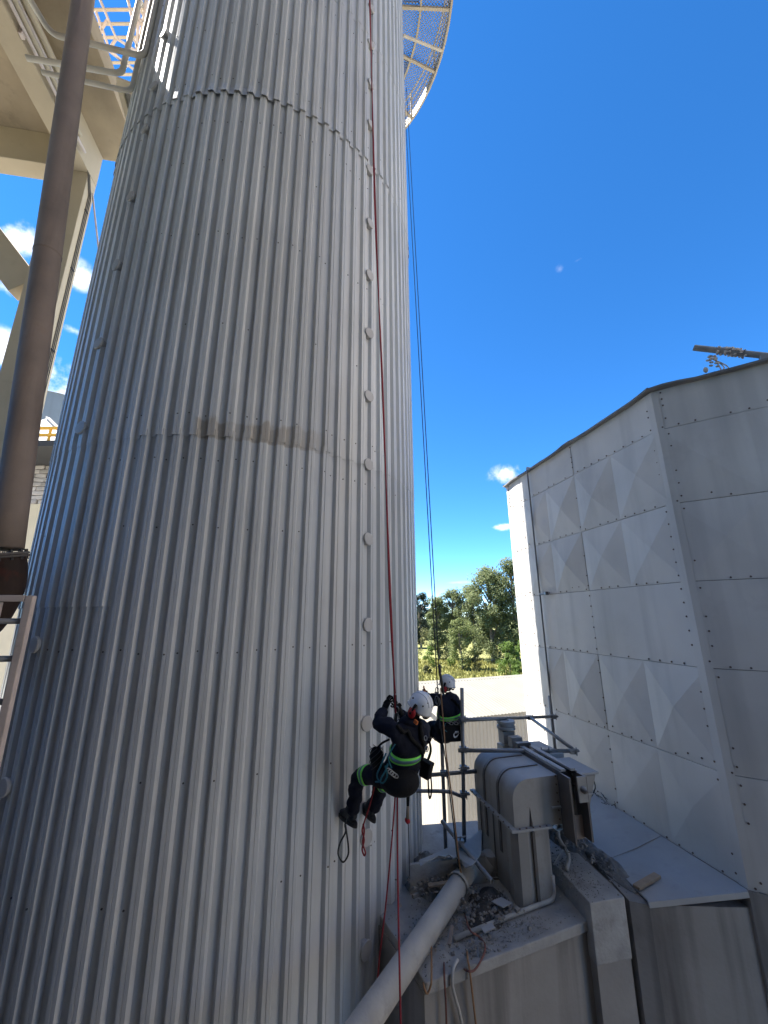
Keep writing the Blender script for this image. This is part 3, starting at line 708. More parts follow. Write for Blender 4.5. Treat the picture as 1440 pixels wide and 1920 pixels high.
# ------------------------------------------------------------------ walkway tubes high on the left
def tubething(name, label, cat, pts, r, mat, group=None, n=8, sm=4, smooth=True):
    P = cat_rom(pts, sm) if sm else [V(p) for p in pts]
    mb = MB(); o = V(P[0]); mb.tube([p - o for p in P], r, n); ob = mb.build(name, mat, None, smooth); ob.location = o
    return tag(ob, label, cat, group)
def bent(pts, rb=.15):
    """polyline with rounded bends"""
    out = [V(pts[0])]
    for i in range(1, len(pts) - 1):
        a, p, b = V(pts[i - 1]), V(pts[i]), V(pts[i + 1]); u = (a - p).normalized(); w = (b - p).normalized()
        for k in range(6):
            t_ = k / 5; out.append((p + u * rb) * (1 - t_) ** 2 + p * 2 * t_ * (1 - t_) + (p + w * rb) * t_ ** 2)
    return out + [V(pts[-1])]
TUBES = [((95, 64), (176, 82), (270, 106), 8.75, 'topmost white service tube bending up beside the chimney', (62, 2)),
         ((70, 112), (170, 127), (228, 139), 8.55, 'middle white service tube bending up beside the chimney', None),
         ((100, 140), (165, 154), (246, 172), 8.15, 'lowest white service tube bending up beside the chimney', None)]
for a, b_, c, z, lab, ext in TUBES:
    A, C_ = atz(*a, z), atz(*c, z)
    pts = [A, C_, V((C_.x, C_.y, 14.5))]
    if ext: pts = [A + V((-.1, -2.5, .05))] + pts
    else: pts = [A + (A - C_).normalized() * .15] + pts
    tubething('service_tube', lab, 'tube', bent(pts, .14), .042 if z > 8.3 else .036, M['whitetube'], 'white service tubes beside the chimney', sm=0)
# stair cage of bars further up
st = thing('bar_lattice', 'thin rusty bar lattice seen against the sky beside the chimney', 'lattice', atz(215, 60, 12.5))
OS = V(st.location)
LB = [((180, 22), (205, 92), (240, 125)), ((188, 0), (218, 72), (262, 100)), ((205, 92), (183, 80)), ((201, 38), (190, 55), (183, 82)), ((218, 72), (208, 88)), ((205, 96), (253, 132)), ((240, 0), (248, 36), (243, 62), (262, 92)), ((246, 34), (275, 40)), ((262, 0), (256, 90)), ((275, 0), (262, 78))]
for k, l in enumerate(LB):
    mb = MB(); mb.tube([atz(x, y, 12.5) - OS for x, y in l], .03, 6); mb.build('bar', M['rail'], st, True)
br = thing('bracket_plate', 'cream steel bracket with mesh plate between slab and chimney', 'bracket', atz(232, 160, 9.2)); OB = V(br.location)
mb = MB(); P = [atz(*p, 9.2) - OB for p in ((219, 143), (262, 160), (256, 178), (219, 160))]; mb.slab(P, (0, 0, 1), .05); mb.build('plate', M['plat'], br)
mb = MB(); mb.bar(atz(226, 168, 9.2) - OB, atz(248, 246, 9.2) - OB, .09, .09); mb.build('arm', M['plat'], br)
mb = MB(); P = [atz(*p, 9.25) - OB for p in ((232, 172), (256, 180), (262, 240), (247, 232))]; mb.slab(P, (0, 0, 1), .02); mb.build('mesh_plate', M['mesh'], br)
# walkway grating beside the chimney (throws the broken sun patches)
ww = thing('walkway', 'railed grating walkway bridging the slab and the chimney', 'walkway', (-5.2, 6.6, 13.2))
for i in range(13):
    mb = MB(); mb.bar((-1.6, -1.3 + i * .22, 0), (1.2, -1.3 + i * .22, 0), .05, .03); mb.build('grating_bar', M['plat'], ww)
for y in (-1.35, 1.45):
    mb = MB(); mb.bar((-1.6, y, -.03), (1.2, y, -.03), .08, .16); mb.build('stringer', M['plat'], ww)
    for z in (.55, 1.05):
        mb = MB(); mb.tube([(-1.6, y, z), (1.2, y, z)], .024, 8); mb.build('rail', M['plat'], ww, True)
    for x_ in (-1.5, -.2, 1.1):
        mb = MB(); mb.bar((x_, y, 0), (x_, y, 1.05), .05, .05, up=V((1, 0, 0))); mb.build('post', M['plat'], ww)

#================================================================== BEHIND: shed, trees, plants
SZ = -4.6
s0, s1 = atz(833, 1349, SZ), atz(990, 1332, SZ)
sd = (s1 - s0); sd.z = 0; sd.normalize(); sb = V((-sd.y, sd.x, 0)); srz = math.atan2(sd.y, sd.x)
shed = thing('shed', 'long cream shed with pale corrugated roof below the trees', 'shed', (s0.x, s0.y, GZ), srz)
def corrugated(w, h, pitch=.2, dep=.022):
    """sheet standing in the local x-z plane, waves towards -y"""
    n = int(round(w / pitch)); mb = MB(); top = []; bot = []
    for i in range(n):
        for fr, d in ((0, 0), (.3, 0), (.45, 1), (.85, 1)):
            x_ = (i + fr) * pitch; top.append((x_, -dep * d, h)); bot.append((x_, -dep * d, 0))
    top.append((n * pitch + .04, -.002, h)); bot.append((n * pitch + .04, -.002, 0)); k = len(top)
    mb.add(bot + top, [(i, i + 1, k + i + 1, k + i) for i in range(k - 1)]); return mb
SH = SZ - GZ; SLEN = 16.0; SDEP = 8.8; RISE = .9
wm = corrugated(1.0, SH / 2 + .05).mesh('wall_sheet', M['shedwall'])
for i in range(16):
    for j in range(2):
        o = link('wall_sheet', wm, shed); o.location = (i * 1.0, -.012 * j, j * SH / 2)
for i in range(9):                            # gable towards the chimney
    y0, y1 = i * SDEP / 9, (i + 1) * SDEP / 9
    hh = lambda y: SH + RISE * (1 - abs(y - SDEP / 2) / (SDEP / 2))
    mb = MB(); n = 12; top = []; bot = []
    for q in range(n + 1):
        y = y0 + (y1 - y0) * q / n; dx = -.02 if q % 3 == 1 else 0
        top.append((dx, y, hh(y))); bot.append((dx, y, 0))
    mb.add(bot + top, [(q + 1, q, n + 1 + q, n + 2 + q) for q in range(n)]); mb.build('gable_sheet', M['shedwall'], shed)
sl = math.hypot(SDEP / 2 + .25, RISE * (SDEP / 2 + .25) / (SDEP / 2)); ang = math.atan2(RISE, SDEP / 2)
rm = corrugated(1.0, sl).mesh('roof_sheet', M['shedroof'])
for i in range(-1, 17):
    o = link('roof_sheet', rm, shed); o.rotation_euler = (-(pi / 2 - ang), 0, 0); o.location = (i * 1.0 + .7, -.25, SH - .05 + .06)
    o = link('roof_sheet', rm, shed); o.rotation_euler = (-(pi / 2 - ang), 0, pi); o.location = (i * 1.0 + 1.7, SDEP + .25, SH + .01)
mb = MB(); mb.slab([(-.3, SDEP / 2 - .3, SH + RISE + .02), (17, SDEP / 2 - .3, SH + RISE + .02), (17, SDEP / 2, SH + RISE + .09), (-.3, SDEP / 2, SH + RISE + .09)], (0, -.2, 1), .02)
mb.slab([(-.3, SDEP / 2, SH + RISE + .09), (17, SDEP / 2, SH + RISE + .09), (17, SDEP / 2 + .3, SH + RISE + .02), (-.3, SDEP / 2 + .3, SH + RISE + .02)], (0, .2, 1), .02); mb.build('ridge_cap', M['shedroof'], shed)
mb = MB(); mb.box((SLEN / 2, SDEP / 2, SH / 2), (SLEN - .1, SDEP - .1, SH - .05)); mb.build('inner_frame', M['dark'], shed)

def leafball(mb, c, r, n, size, g):
    for _ in range(n):
        d = V((g.gauss(0, 1), g.gauss(0, 1), g.gauss(0, 1))).normalized() * (g.random() ** .35)
        p = c + V((d.x * r.x, d.y * r.y, d.z * r.z))
        nrm = (d * .6 + V((g.gauss(0, .4) - .25, g.gauss(0, .4), g.gauss(0, .4) + .6))).normalized()
        x_ = nrm.cross(V((g.gauss(0, 1), g.gauss(0, 1), g.gauss(0, 1)))).normalized(); y_ = nrm.cross(x_); s = size * g.uniform(.6, 1.35)
        mb.add([p - x_ * s, p - y_ * s * .55, p + x_ * s, p + y_ * s * .6], [(0, 1, 2, 3)])
def tree(px, pbase, ptop, wpx, mat, label, cat='tree', name='tree', group=None, nleaf=5000, clumps=26, open_=.5, trunk=True, size=None, z0=None):
    z0 = GZ if z0 is None else z0
    b_ = atz(px, pbase, z0); h_ = math.hypot(b_.x, b_.y); topz = ath(px, ptop, h_).z; H = topz - z0
    Wd = wpx / 745 * (b_.y * cos(PITCH) + b_.z * sin(PITCH))
    g = random.Random(int(px * 7 + pbase)); t_ = thing(name, label, cat, b_, 0, group)
    sz = size or max(.16, H * .017); mb = MB(); tr = MB()
    base = (.06 if open_ > .4 else .2) if trunk else .02
    if trunk: tr.tube(cat_rom([(0, 0, -.2), (g.uniform(-.3, .3), 0, H * .3), (g.uniform(-.6, .6), g.uniform(-.4, .4), H * .65), (0, 0, H * .92)], 3), [.022 * H * (1 - k / 10.5) for k in range(10)], 7)
    for k in range(clumps):
        u_ = (k + .5) / clumps; zz = H * (base + (1 - base) * u_ ** .8); env = (1 - ((zz / H - .55) / .62) ** 2)
        env = max(.5, env) if trunk else max(.15, 1 - (zz / H) ** 2)
        a = g.uniform(0, 2 * pi); rr = Wd / 2 * env * math.sqrt(g.random()) * .85
        cr = Wd * g.uniform(.13, .23); c = V((rr * cos(a), rr * sin(a), min(zz, H - cr * .6)))
        leafball(mb, c, V((cr, cr, cr * g.uniform(.7, 1.0))), nleaf // clumps, sz, g)
        if trunk and k % 2 == 0 and c.z > .4 * H: tr.tube([(0, 0, max(H * .15, c.z - cr - rr * .7)), c * .5 + V((0, 0, c.z * .42)), c], [.010 * H, .006 * H, .002 * H], 5)
    if trunk: tr.build('trunk', M['bark'], t_)
    mb.build('crown' if trunk else 'foliage', mat, t_)
    return t_
E1 = 'eucalyptus trees behind the shed'
tree(972, 1243, 1048, 105, M['euc'], 'tallest eucalyptus, half hidden behind the left edge of the tank', group=E1, nleaf=18000, clumps=60, size=.27)
tree(925, 1242, 1064, 95, M['euc'], 'tall broad eucalyptus just left of the tallest one', group=E1, nleaf=18000, clumps=60, size=.27)
tree(893, 1238, 1098, 60, M['euc'], 'eucalyptus with a ragged top standing left of the two tall ones', group=E1, nleaf=9000, clumps=38, size=.27)
tree(853, 1236, 1104, 58, M['euc'], 'slim eucalyptus right of the hanging black ropes', group=E1, nleaf=9000, clumps=38, size=.27)
tree(824, 1236, 1120, 56, M['euc'], 'short eucalyptus directly behind the hanging black ropes', group=E1, nleaf=9000, clumps=38, size=.27)
tree(790, 1215, 1112, 44, M['euc2'], 'dark round topped evergreen at the edge of the chimney', nleaf=4500, clumps=20)
tree(1035, 1240, 1062, 100, M['euc'], 'tall eucalyptus hidden behind the pale tank', group=E1)
tree(745, 1215, 1125, 60, M['euc2'], 'dark evergreen mostly hidden behind the grey chimney')
tree(868, 1256, 1160, 62, M['willow'], 'pale grey green tree in front of the dark eucalyptus', nleaf=5000, clumps=24)
tree(956, 1270, 1204, 50, M['bright'], 'small bright green tree growing right behind the shed roof', nleaf=3500, clumps=18)
tree(988, 1266, 1200, 40, M['bright'], 'small bright green tree touching the edge of the tank', nleaf=3000, clumps=14)
SHR = [(797, 1244, 1178, 46, 'shrub', 'tall olive bush beside the chimney edge'), (808, 1252, 1212, 34, 'bright', 'light green bush left of the second climber'),
       (850, 1250, 1218, 28, 'bright', 'light green bush right of the climbing ropes'), (895, 1258, 1230, 36, 'shrub', 'round pale bush at the foot of the grey green tree'),
       (915, 1244, 1200, 64, 'euc', 'dark undergrowth bush at the foot of the eucalyptus'), (800, 1264, 1248, 22, 'shrub', 'small low bush at the chimney edge in the grass'),
       (968, 1274, 1246, 40, 'bright', 'green bush just above the shed ridge by the tank'), (835, 1238, 1200, 50, 'euc', 'dark bush below the short eucalyptus')]
for px, b_, t_, w_, k, lab in SHR:
    tree(px, b_, t_, w_, M[k], lab, 'bush', 'bush', 'bushes in the field', 1300, 9, trunk=False)
tree(12, 1230, 1172, 40, M['willow'], 'pale green bush seen through the guard rail at far left', 'bush', 'bush', 'bushes in the field', 1400, 9, trunk=False, size=.12)
mb = MB(); g = random.Random(3)
for _ in range(15000):
    a = rad(g.uniform(1, 32)); h_ = g.uniform(45, 125); z_ = GZ; p = V((h_ * sin(a), h_ * cos(a), z_))
    w_ = g.uniform(.12, .3); hh_ = g.uniform(.25, .8); b2 = g.uniform(0, pi); q = V((cos(b2), sin(b2), 0)) * w_
    tip = p + V((g.uniform(-.2, .2), g.uniform(-.2, .2), hh_)); mb.add([p - q, p + q, tip], [(0, 1, 2)])
tag(mb.build('grass', M['blade']), 'tall dry yellow green grass growing in the field', 'grass', kind='stuff')
mb = MB(); g = random.Random(9)
for _ in range(9000):
    a = g.uniform(0, 2 * pi); h_ = g.uniform(170, 230); p = V((h_ * sin(a), h_ * cos(a), GZ + g.random() * (9 + 5 * sin(a * 9) + 3 * sin(a * 23))))
    s = g.uniform(1.2, 2.8); x_ = V((cos(a), -sin(a), 0)) * s; mb.add([p - x_, p + V((0, 0, -s * .6)), p + x_, p + V((g.uniform(-1, 1), 0, s * .7))], [(0, 1, 2, 3)])
tag(mb.build('distant_wood', M['euc2']), 'far dark wood along the edge of the field', 'wood', kind='stuff')

#------------------------------------------------------------------ far left background
fsl = ath(70, 800, 30); fsl.z = 0
ftop = ath(100, 742, 30).z
fs = thing('steel_silo', 'round steel silo with dark runoff stains far behind the column', 'silo', (fsl.x - 1.2, fsl.y + 3, GZ))
mb = MB(); Rf = 3.6; mb.lathe([(Rf, 0), (Rf, ftop - GZ - 2.4)], (0, 0, 0), n=40); mb.build('lower_shell', M['farsteel'], fs, True)
mb = MB(); mb.lathe([(Rf + .02, ftop - GZ - 2.4), (Rf + .02, ftop - GZ)], (0, 0, 0), n=40); mb.build('upper_shell', M['farsteel'], fs, True)
mb = MB(); mb.lathe([(Rf + .08, ftop - GZ), (0, ftop - GZ + .5)], (0, 0, 0), n=40); mb.build('roof', M['cone'], fs)
ch = ath(85, 860, 22); 
cv = thing('conveyor_house', 'pale pointed roof housing above the yellow railing', 'building', (ch.x, ch.y, GZ))
zc0, zc1 = ath(90, 858, 22).z, ath(80, 780, 22).z
mb = MB(); mb.add([(-2.6, -1.2, zc0 - GZ), (2.2, -1.2, zc0 - GZ), (2.2, 2, zc0 - GZ), (-2.6, 2, zc0 - GZ), (-.5, .2, zc1 - GZ + .15)], [(0, 1, 4), (1, 2, 4), (2, 3, 4), (3, 0, 4), (3, 2, 1, 0)]); mb.build('roof', M['cone'], cv)
mb = MB(); mb.bar((-.5, .19, zc1 - GZ + .18), (2.2, -1.2, zc0 - GZ + .03), .16, .05); mb.build('ridge_strip', M['whitetube'], cv)
zw0, zw1, zw2 = GZ, ath(65, 945, 22).z, ath(80, 872, 22).z
mb = MB(); mb.box((0, 1.0, (zw1 - GZ) / 2), (7, 2, zw1 - GZ)); mb.build('rendered_wall', M['render'], cv)
mb = MB(); mb.box((0, 1.03, (zw1 + zw2) / 2 - GZ), (6.96, 1.96, zw2 - zw1 - .002)); mb.build('mortar_wall', M['mortar'], cv)
nr = 9; rh = (zw2 - zw1) / nr; g = random.Random(5)
stones = [MB() for _ in range(5)]; sm = []
for i in range(5):
    s_ = MB(); s_.box((0, 0, 0), (g.uniform(.30, .46), .12, rh * .88)); o = s_.build('stone', M['brick'], cv); bevel(o, .03); sm.append(o.data); bpy.data.objects.remove(o)
for r_ in range(nr):
    x_ = -3.4 + g.uniform(0, .3)
    while x_ < 3.4:
        if -2.2 < x_ < 2.6:
            o = link('stone', g.choice(sm), cv); o.location = (x_, .03 + g.uniform(-.02, .02), zw1 - GZ + rh * (r_ + .5)); o.rotation_euler = (0, g.uniform(-.12, .12), 0)
        x_ += g.uniform(.36, .5)
mb = MB(); mb.box((0, .0, zw2 - GZ + .12), (7.1, 4.0, .24)); mb.build('eave_slab', M['sooty'], cv)
yr = thing('yellow_railing', 'bright yellow railing on the ledge below the pale roof', 'railing', (ch.x, ch.y, zw2 + .24))
for z_ in (.52, 1.0):
    mb = MB(); mb.bar((-3.5, -1.8, z_ * .62), (2.6, -1.8, z_ * .62), .10, .10); mb.build('rail', M['yellow'], yr)
for i in range(7):
    mb = MB(); mb.bar((-3.4 + i, -1.8, 0), (-3.4 + i, -1.8, .62), .07, .07, up=V((1, 0, 0))); mb.build('post', M['yellow'], yr)

#================================================================== RIGHT FOREGROUND
# dust collector casing ------------------------------------------------
q0, q1 = atz(977, 1704, Z_L), atz(1029, 1681, Z_L)
v = atz(898, 1602, Z_L) - q0; v.normalize(); u = V((v.y, -v.x, 0)); WLOW = (q1 - q0).length; brz = math.atan2(u.y, u.x)
hz = lambda px, py, p: ath(px, py, math.hypot(p.x, p.y)).z - Z_L
zfl = hz(970, 1556, q0); ztop = hz(1000, 1464, q0 + u * .12)
WUP = WLOW * 1.42; LEN = 1.0; RR = .20
print('BOX', q0, u, WLOW, zfl, ztop)
dc = thing('dust_collector', 'dusty grey round shouldered steel casing with chute on the roof', 'machine', q0, brz)
mb = MB(); mb.prism([(0, 0), (WLOW, 0), (WLOW, LEN), (0, LEN)], 0, zfl); bevel(mb.build('chute', M['box'], dc), .02)
mb = MB(); mb.prism([(-.03, .06), (.02, -.02), (WLOW * .30, -.035), (WLOW * .30, .1), (0, .2)], .0, zfl - .01); mb.build('corner_fold', M['box'], dc)
prof = [(-.004, zfl), (-.004, ztop - RR)] + [(RR - .004 - RR * cos(rad(a)), ztop - RR + RR * sin(rad(a))) for a in range(9, 91, 9)] + [(WUP, ztop + .012), (WUP, zfl)]
def sweep(prof, y0, y1, closed=True):
    mb = MB(); n = len(prof); vs = [(x_, y0, z_) for x_, z_ in prof] + [(x_, y1, z_) for x_, z_ in prof]
    mb.add(vs, [(i, n + i, n + (i + 1) % n, (i + 1) % n) for i in range(n if closed else n - 1)] + ([tuple(range(n)), tuple(range(2 * n - 1, n - 1, -1))] if closed else [])); return mb
o = sweep(prof, -.004, LEN).build('casing', M['box'], dc); shade_auto(o, 25)
for yy in (.34, .70):
    inn = [(x_, z_) for x_, z_ in prof[1:-2]]
    st_ = [(-.016, .35)] + [(-.016, ztop - RR)] + [(RR - .016 - (RR + .0) * cos(rad(a)), ztop - RR + (RR + .014) * sin(rad(a))) for a in range(9, 91, 9)] + [(WUP - .05, ztop + .024)]
    ins = [(x_ + .014, z_ - .012) for x_, z_ in st_]
    sweep(st_ + ins[::-1], yy - .022, yy + .022).build('strap', M['box2'], dc)
mb = MB(); mb.bar((-.03, -.05, zfl + .005), (-.03, LEN + .05, zfl + .005), .06, .022); mb.build('flange_strip', M['skirt'], dc)
mb = MB(); mb.bar((-.058, -.026, zfl - .002), (WLOW * 1.05, -.026, zfl - .002), .045, .022); mb.build('flange_strip', M['skirt'], dc)
mb = MB(); mb.add([(WLOW * .48, -.006, zfl + .20), (WLOW * .43, -.006, zfl + .02), (WLOW * .53, -.006, zfl + .02), (WLOW * .48, -.03, zfl + .02)], [(0, 1, 3), (0, 3, 2), (1, 2, 3)]); mb.build('gusset', M['box2'], dc)
mb = MB(); mb.box((WLOW * .50, -.012, zfl / 2 - .01), (.03, .03, zfl - .05)); mb.build('rib', M['box2'], dc)
mb = MB(); mb.bar((WUP * .80, -.014, ztop - .30), (WUP + .02, -.014, ztop - .30), .025, .015); mb.build('handle', M['skirt'], dc)
mb = MB()
for i in range(9): mb.lathe([(.010, 0), (.010, .008), (0, .009)], (-.062, .02 + i * LEN / 8.5, zfl + .018), (0, 0, 1), 6)
for i in range(5): mb.lathe([(.010, 0), (.010, .008), (0, .009)], (WLOW * (.1 + .2 * i), -.03, zfl + .01), (0, 0, 1), 6)
for i in range(6): mb.lathe([(.009, 0), (.009, .007), (0, .008)], (WUP - .03, -.006, zfl + .05 + i * .085), (0, -1, 0), 6)
tag(mb.build('bolt', M['bolt'], dc), kind='stuff')
mb = MB(); mb.tube([(-.006, 1.02 * LEN / 2, .02), (-.006, LEN * .51, zfl - .02)], .006, 5); mb.tube([(-.006, LEN * .86, .02), (-.006, LEN * .86, zfl - .02)], .006, 5); mb.build('weld_seam', M['box2'], dc)
# rail channel on top
CW = .20; cx0 = WUP + .005; ch0 = ztop + .0
for x_ in (cx0, cx0 + CW):
    mb = MB(); mb.box((x_, LEN * .40 - .02, ch0 - .02), (.016, LEN * .9, .16)); mb.build('channel_side', M['box2'], dc)
for x_ in (cx0 + .03, cx0 + CW - .04):
    mb = MB(); mb.box((x_, LEN * .36, ch0 + .075), (.06, LEN * .86, .024)); mb.build('slide_rail', M['skirt'], dc)
mb = MB(); mb.box((cx0 + CW / 2, LEN * .4, ch0 - .1), (CW - .02, LEN * .85, .01)); mb.build('channel_floor', M['dark'], dc)
for x_ in (cx0, cx0 + CW):
    mb = MB(); mb.box((x_, -.12, ztop - .26), (.022, .2, .62)); mb.build('end_plate', M['box2'], dc)
mb = MB(); mb.box((cx0 + CW / 2, .02, ztop - .26), (CW - .03, .01, .60)); mb.build('end_recess', M['dark'], dc)
mb = MB(); mb.box((cx0 + CW / 2 + .0, -.10, ztop - .47), (CW - .03, .012, .22)); mb.build('rusty_panel', M['rust'], dc)
mb = MB(); mb.box((cx0 + CW / 2 + .045, -.215, ztop - .07), (.115, .02, .25)); bp_ = bevel(mb.build('bearing_plate', M['box'], dc), .006)
mb = MB(); mb.lathe([(.034, 0), (.034, .03), (.022, .034), (.02, .05), (0, .05)], (cx0 + CW / 2 + .05, -.225, ztop - .07), (0, -1, 0), 16); mb.build('bearing_cap', M['box2'], bp_, True)
# hopper on the far side
hx0 = cx0 + CW + .01; hx1 = hx0 + .27
mb = MB(); mb.add([(hx0, -.02, ztop - .02), (hx1, -.02, ztop - .02), (hx1, LEN, ztop - .02), (hx0, LEN, ztop - .02), (hx0, .02, ztop - .46), (hx0 + .13, .02, ztop - .46), (hx0 + .13, LEN - .05, ztop - .46), (hx0, LEN - .05, ztop - .46)],
       [(0, 1, 2, 3), (7, 6, 5, 4), (1, 0, 4, 5), (2, 1, 5, 6), (3, 2, 6, 7), (0, 3, 7, 4)]); mb.build('hopper', M['box'], dc)
mb = MB(); mb.box((hx0 + .14, .22, ztop + .004), (.32, .52, .022)); mb.build('lid', M['skirt'], dc)
mb = MB(); mb.box((hx0 + .12, .82, ztop + .016), (.30, .55, .05)); mb.build('lid', M['skirt'], dc)
mb = MB(); mb.bar((hx0, -.03, ztop - .2), (hx1 - .07, -.03, ztop - .2), .02, .012); mb.build('flange_strip', M['skirt'], dc)
# stacked blocks and drum at the far end of the rail
for i, (yy, sx_, sy_, hh_, mt) in enumerate(((LEN - .16, .20, .08, .10, 'box2'), (LEN + .0, .16, .12, .13, 'box'), (LEN + .2, .18, .16, .16, 'box'))):
    mb = MB(); mb.box((cx0 + .07 - i * .02, yy, ch0 + hh_ / 2 + .02), (sx_, sy_, hh_)); bevel(mb.build('counterweight', M[mt], dc), .008)
mb = MB(); mb.lathe([(0, .36), (.13, .36), (.13, .40), (.11, .405), (.11, .43), (.13, .435), (.13, .47), (.05, .475), (.05, .46), (0, .46)], (cx0 + .03, LEN + .2, ch0 - .16), n=20); o = mb.build('drum', M['skirt'], dc); shade_auto(o)
mb = MB(); mb.box((cx0 + .02, LEN + .21, (ch0) / 2), (.2, .18, ch0)); mb.build('leg', M['box'], dc)

# scaffold --------------------------------------------------------------
b1 = atz(871, 1614, Z_L); h1 = math.hypot(b1.x, b1.y); v1t = ath(866, 1290, h1); v1 = V((b1.x, b1.y, 0))
sc = thing('scaffold', 'grey tube scaffold frame with clamps around the dusty casing', 'scaffold', b1); OSc = V(b1)
R_ = .0245
def sct(a, b_, name='tube', r=R_): mb = MB(); mb.tube([a - OSc, b_ - OSc], r, 12); return mb.build(name, M['galv'], sc, True)
def clamp(p):
    mb = MB(); mb.box(p - OSc, (.085, .085, .06)); mb.box(p - OSc + V((.05, -.02, .01)), (.05, .03, .03)); mb.tube([p - OSc + V((-.07, -.04, .01)), p - OSc + V((.08, -.04, .01))], .008, 6); mb.tube([p - OSc + V((.03, -.06, -.04)), p - OSc + V((.03, -.06, .06))], .008, 6)
    bevel(mb.build('clamp', M['galv'], sc), .006)
on1 = lambda py: b1 + (v1t - b1) * ((1614 - py) / 324)
sct(b1, v1t)
b2 = atz(836, 1594, Z_L); sct(b2, V((b2.x, b2.y, ath(830, 1395, math.hypot(b2.x, b2.y)).z)))
v3 = fp(1040, 1400, .30); v3t = V((v3.x, v3.y, fp(1026, 1303, .30).z)); sct(V((v3.x, v3.y, Z_L)), v3t)
off = V((.0, -.05, 0))
H1a = on1(1353) + off; h3z = ath(1031, 1342, math.hypot(v3.x, v3.y)).z; H1b = V((v3.x, v3.y, h3z)) + off; e1 = (H1b - H1a).normalized()
sct(H1a - e1 * .05, H1b + e1 * .12); clamp(on1(1353)); clamp(H1b)
H2a = on1(1412) + off; H2b = atd(1073, 1408, 5.25); sct(H2a - (H2b - H2a).normalized() * .07, H2b); clamp(on1(1412)); clamp(H2b)
Dm = H1a + (H1b - H1a) * .70; sct(Dm + off, H2b + V((0, 0, .03))); clamp(Dm)
mz = H2a + (H2b - H2a) * .68; clamp(mz); clamp(mz + (H2b - H2a).normalized() * .1)
d1_ = (on1(1450).y * cos(PITCH) + on1(1450).z * sin(PITCH))
sct(atd(796, 1454, d1_ + .05), atd(893, 1446, d1_ + .06)); clamp(on1(1448)); clamp(atd(832, 1450, d1_ + .05))
mb = MB(); mb.tube([p - OSc for p in cat_rom([atd(770, 1483, d1_ - .05), atd(836, 1484, d1_ - .05), atd(855, 1489, d1_ - .05), atd(872, 1496, d1_ - .05)], 4)], R_ * .9, 12); mb.build('tube', M['galv'], sc, True); clamp(on1(1496))
lt0, lt1 = atd(829, 1540, 5.0), atd(923, 1653, 4.12)
lt = thing('loose_tube', 'loose hollow scaffold tube leaning across the dusty pipe', 'tube', lt0)
mb = MB(); mb.pipe(V(), lt1 - lt0, R_, R_ * .72); mb.build('tube', M['galv'], lt, True)
mb = MB(); p = (lt1 - lt0) * .40; mb.box(p, (.09, .09, .07)); mb.tube([p + V((-.08, 0, .05)), p + V((.08, 0, .06))], .009, 6); mb.tube([p + V((0, -.06, .09)), p + V((.0, .05, -.06))], .009, 6); bevel(mb.build('clamp', M['galv'], lt), .008)

# dusty pipe -------------------------------------------------------------
pa, pb = atd(662, 1950, 2.83), atz(874, 1636, -2.80)
pa2 = pa + (pa - pb).normalized() * 1.2
pp = thing('dusty_pipe', 'thick cement dusted pipe lying across the roof edge', 'pipe', pb)
mb = MB(); mb.tube([pa2 - pb, pa - pb, (pa - pb) * .5 + V((.006, 0, -.005)), V()], .101, 24); mb.build('pipe', M['pipe'], pp, True)
ed = (pb - pa).normalized(); mb = MB(); mb.tube(cat_rom([V() - ed * .002, ed * .16, ed * .26 + V((.07, 0, -.03)), ed * .27 + V((.15, .0, -.1))], 4), .106, 24); mb.build('elbow', M['pipe'], pp, True)
mb = MB(); mb.lathe([(.112, -.02), (.118, -.02), (.118, .02), (.112, .02)], -ed * .22, ed, 24); mb.build('joint_band', M['pipe'], pp)
dr = atz(921, 1640, Z_L)
mo = thing('motor', 'small blue grey drum motor at the foot of the casing', 'motor', dr)
mb = MB(); mb.lathe([(0, .0), (.085, 0), (.085, .05), (.098, .055), (.098, .20), (.09, .215), (0, .22)], (0, 0, 0), n=20); shade_auto(mb.build('drum', M['box'], mo))
mb = MB(); mb.box((0, 0, .01), (.24, .2, .02)); mb.build('foot', M['box2'], mo)
for k in range(6):
    pass
tp = [atz(852, 1760, Z_L + .03), atz(1000, 1700, Z_L + .03), atz(1040, 1686, Z_L + .03)]; e_ = tp[2]
tubething('thin_pipe', 'thin pale pipe running past the foot of the casing', 'pipe', bent([tp[0], tp[1], e_, V((e_.x, e_.y, Z_L + .24))], .08), .022, M['pipe'], sm=0, n=10)

# rubble -------------------------------------------------------------------
def heap(name, label, c, rx, ry, h, rz, mat, seed, rough=.35, cat='rubble'):
    mb = MB(); n = 34; vs = []
    for i in range(n + 1):
        for j in range(n + 1):
            x_, y_ = i / n * 2 - 1, j / n * 2 - 1; d2 = x_ * x_ + y_ * y_
            nzv = noise.fractal(V((x_ * 3 * rx / .4 * .6 + seed, y_ * 3 * ry / .4 * .6, seed * .7)), 1.0, 2.2, 5)
            z_ = h * max(0, 1 - d2 ** .8) * (1 + rough * nzv * 1.6) + .05 * nzv * max(0, 1 - d2 ** 3) - .022 - (.04 if d2 > .98 else 0)
            px_, py_ = x_ * rx, y_ * ry; vs.append((px_ * cos(rz) - py_ * sin(rz), px_ * sin(rz) + py_ * cos(rz), z_))
    mb.add(vs, [(i * (n + 1) + j, (i + 1) * (n + 1) + j, (i + 1) * (n + 1) + j + 1, i * (n + 1) + j + 1) for i in range(n) for j in range(n)])
    o = mb.build(name, mat); o.location = c; return tag(o, label, cat, kind='stuff')
heap('rubble', 'grey loose rubble filling the gap behind the dusty pipe', atz(818, 1648, Z_L), .42, .45, .19, .5, M['rubble'], 1.3)
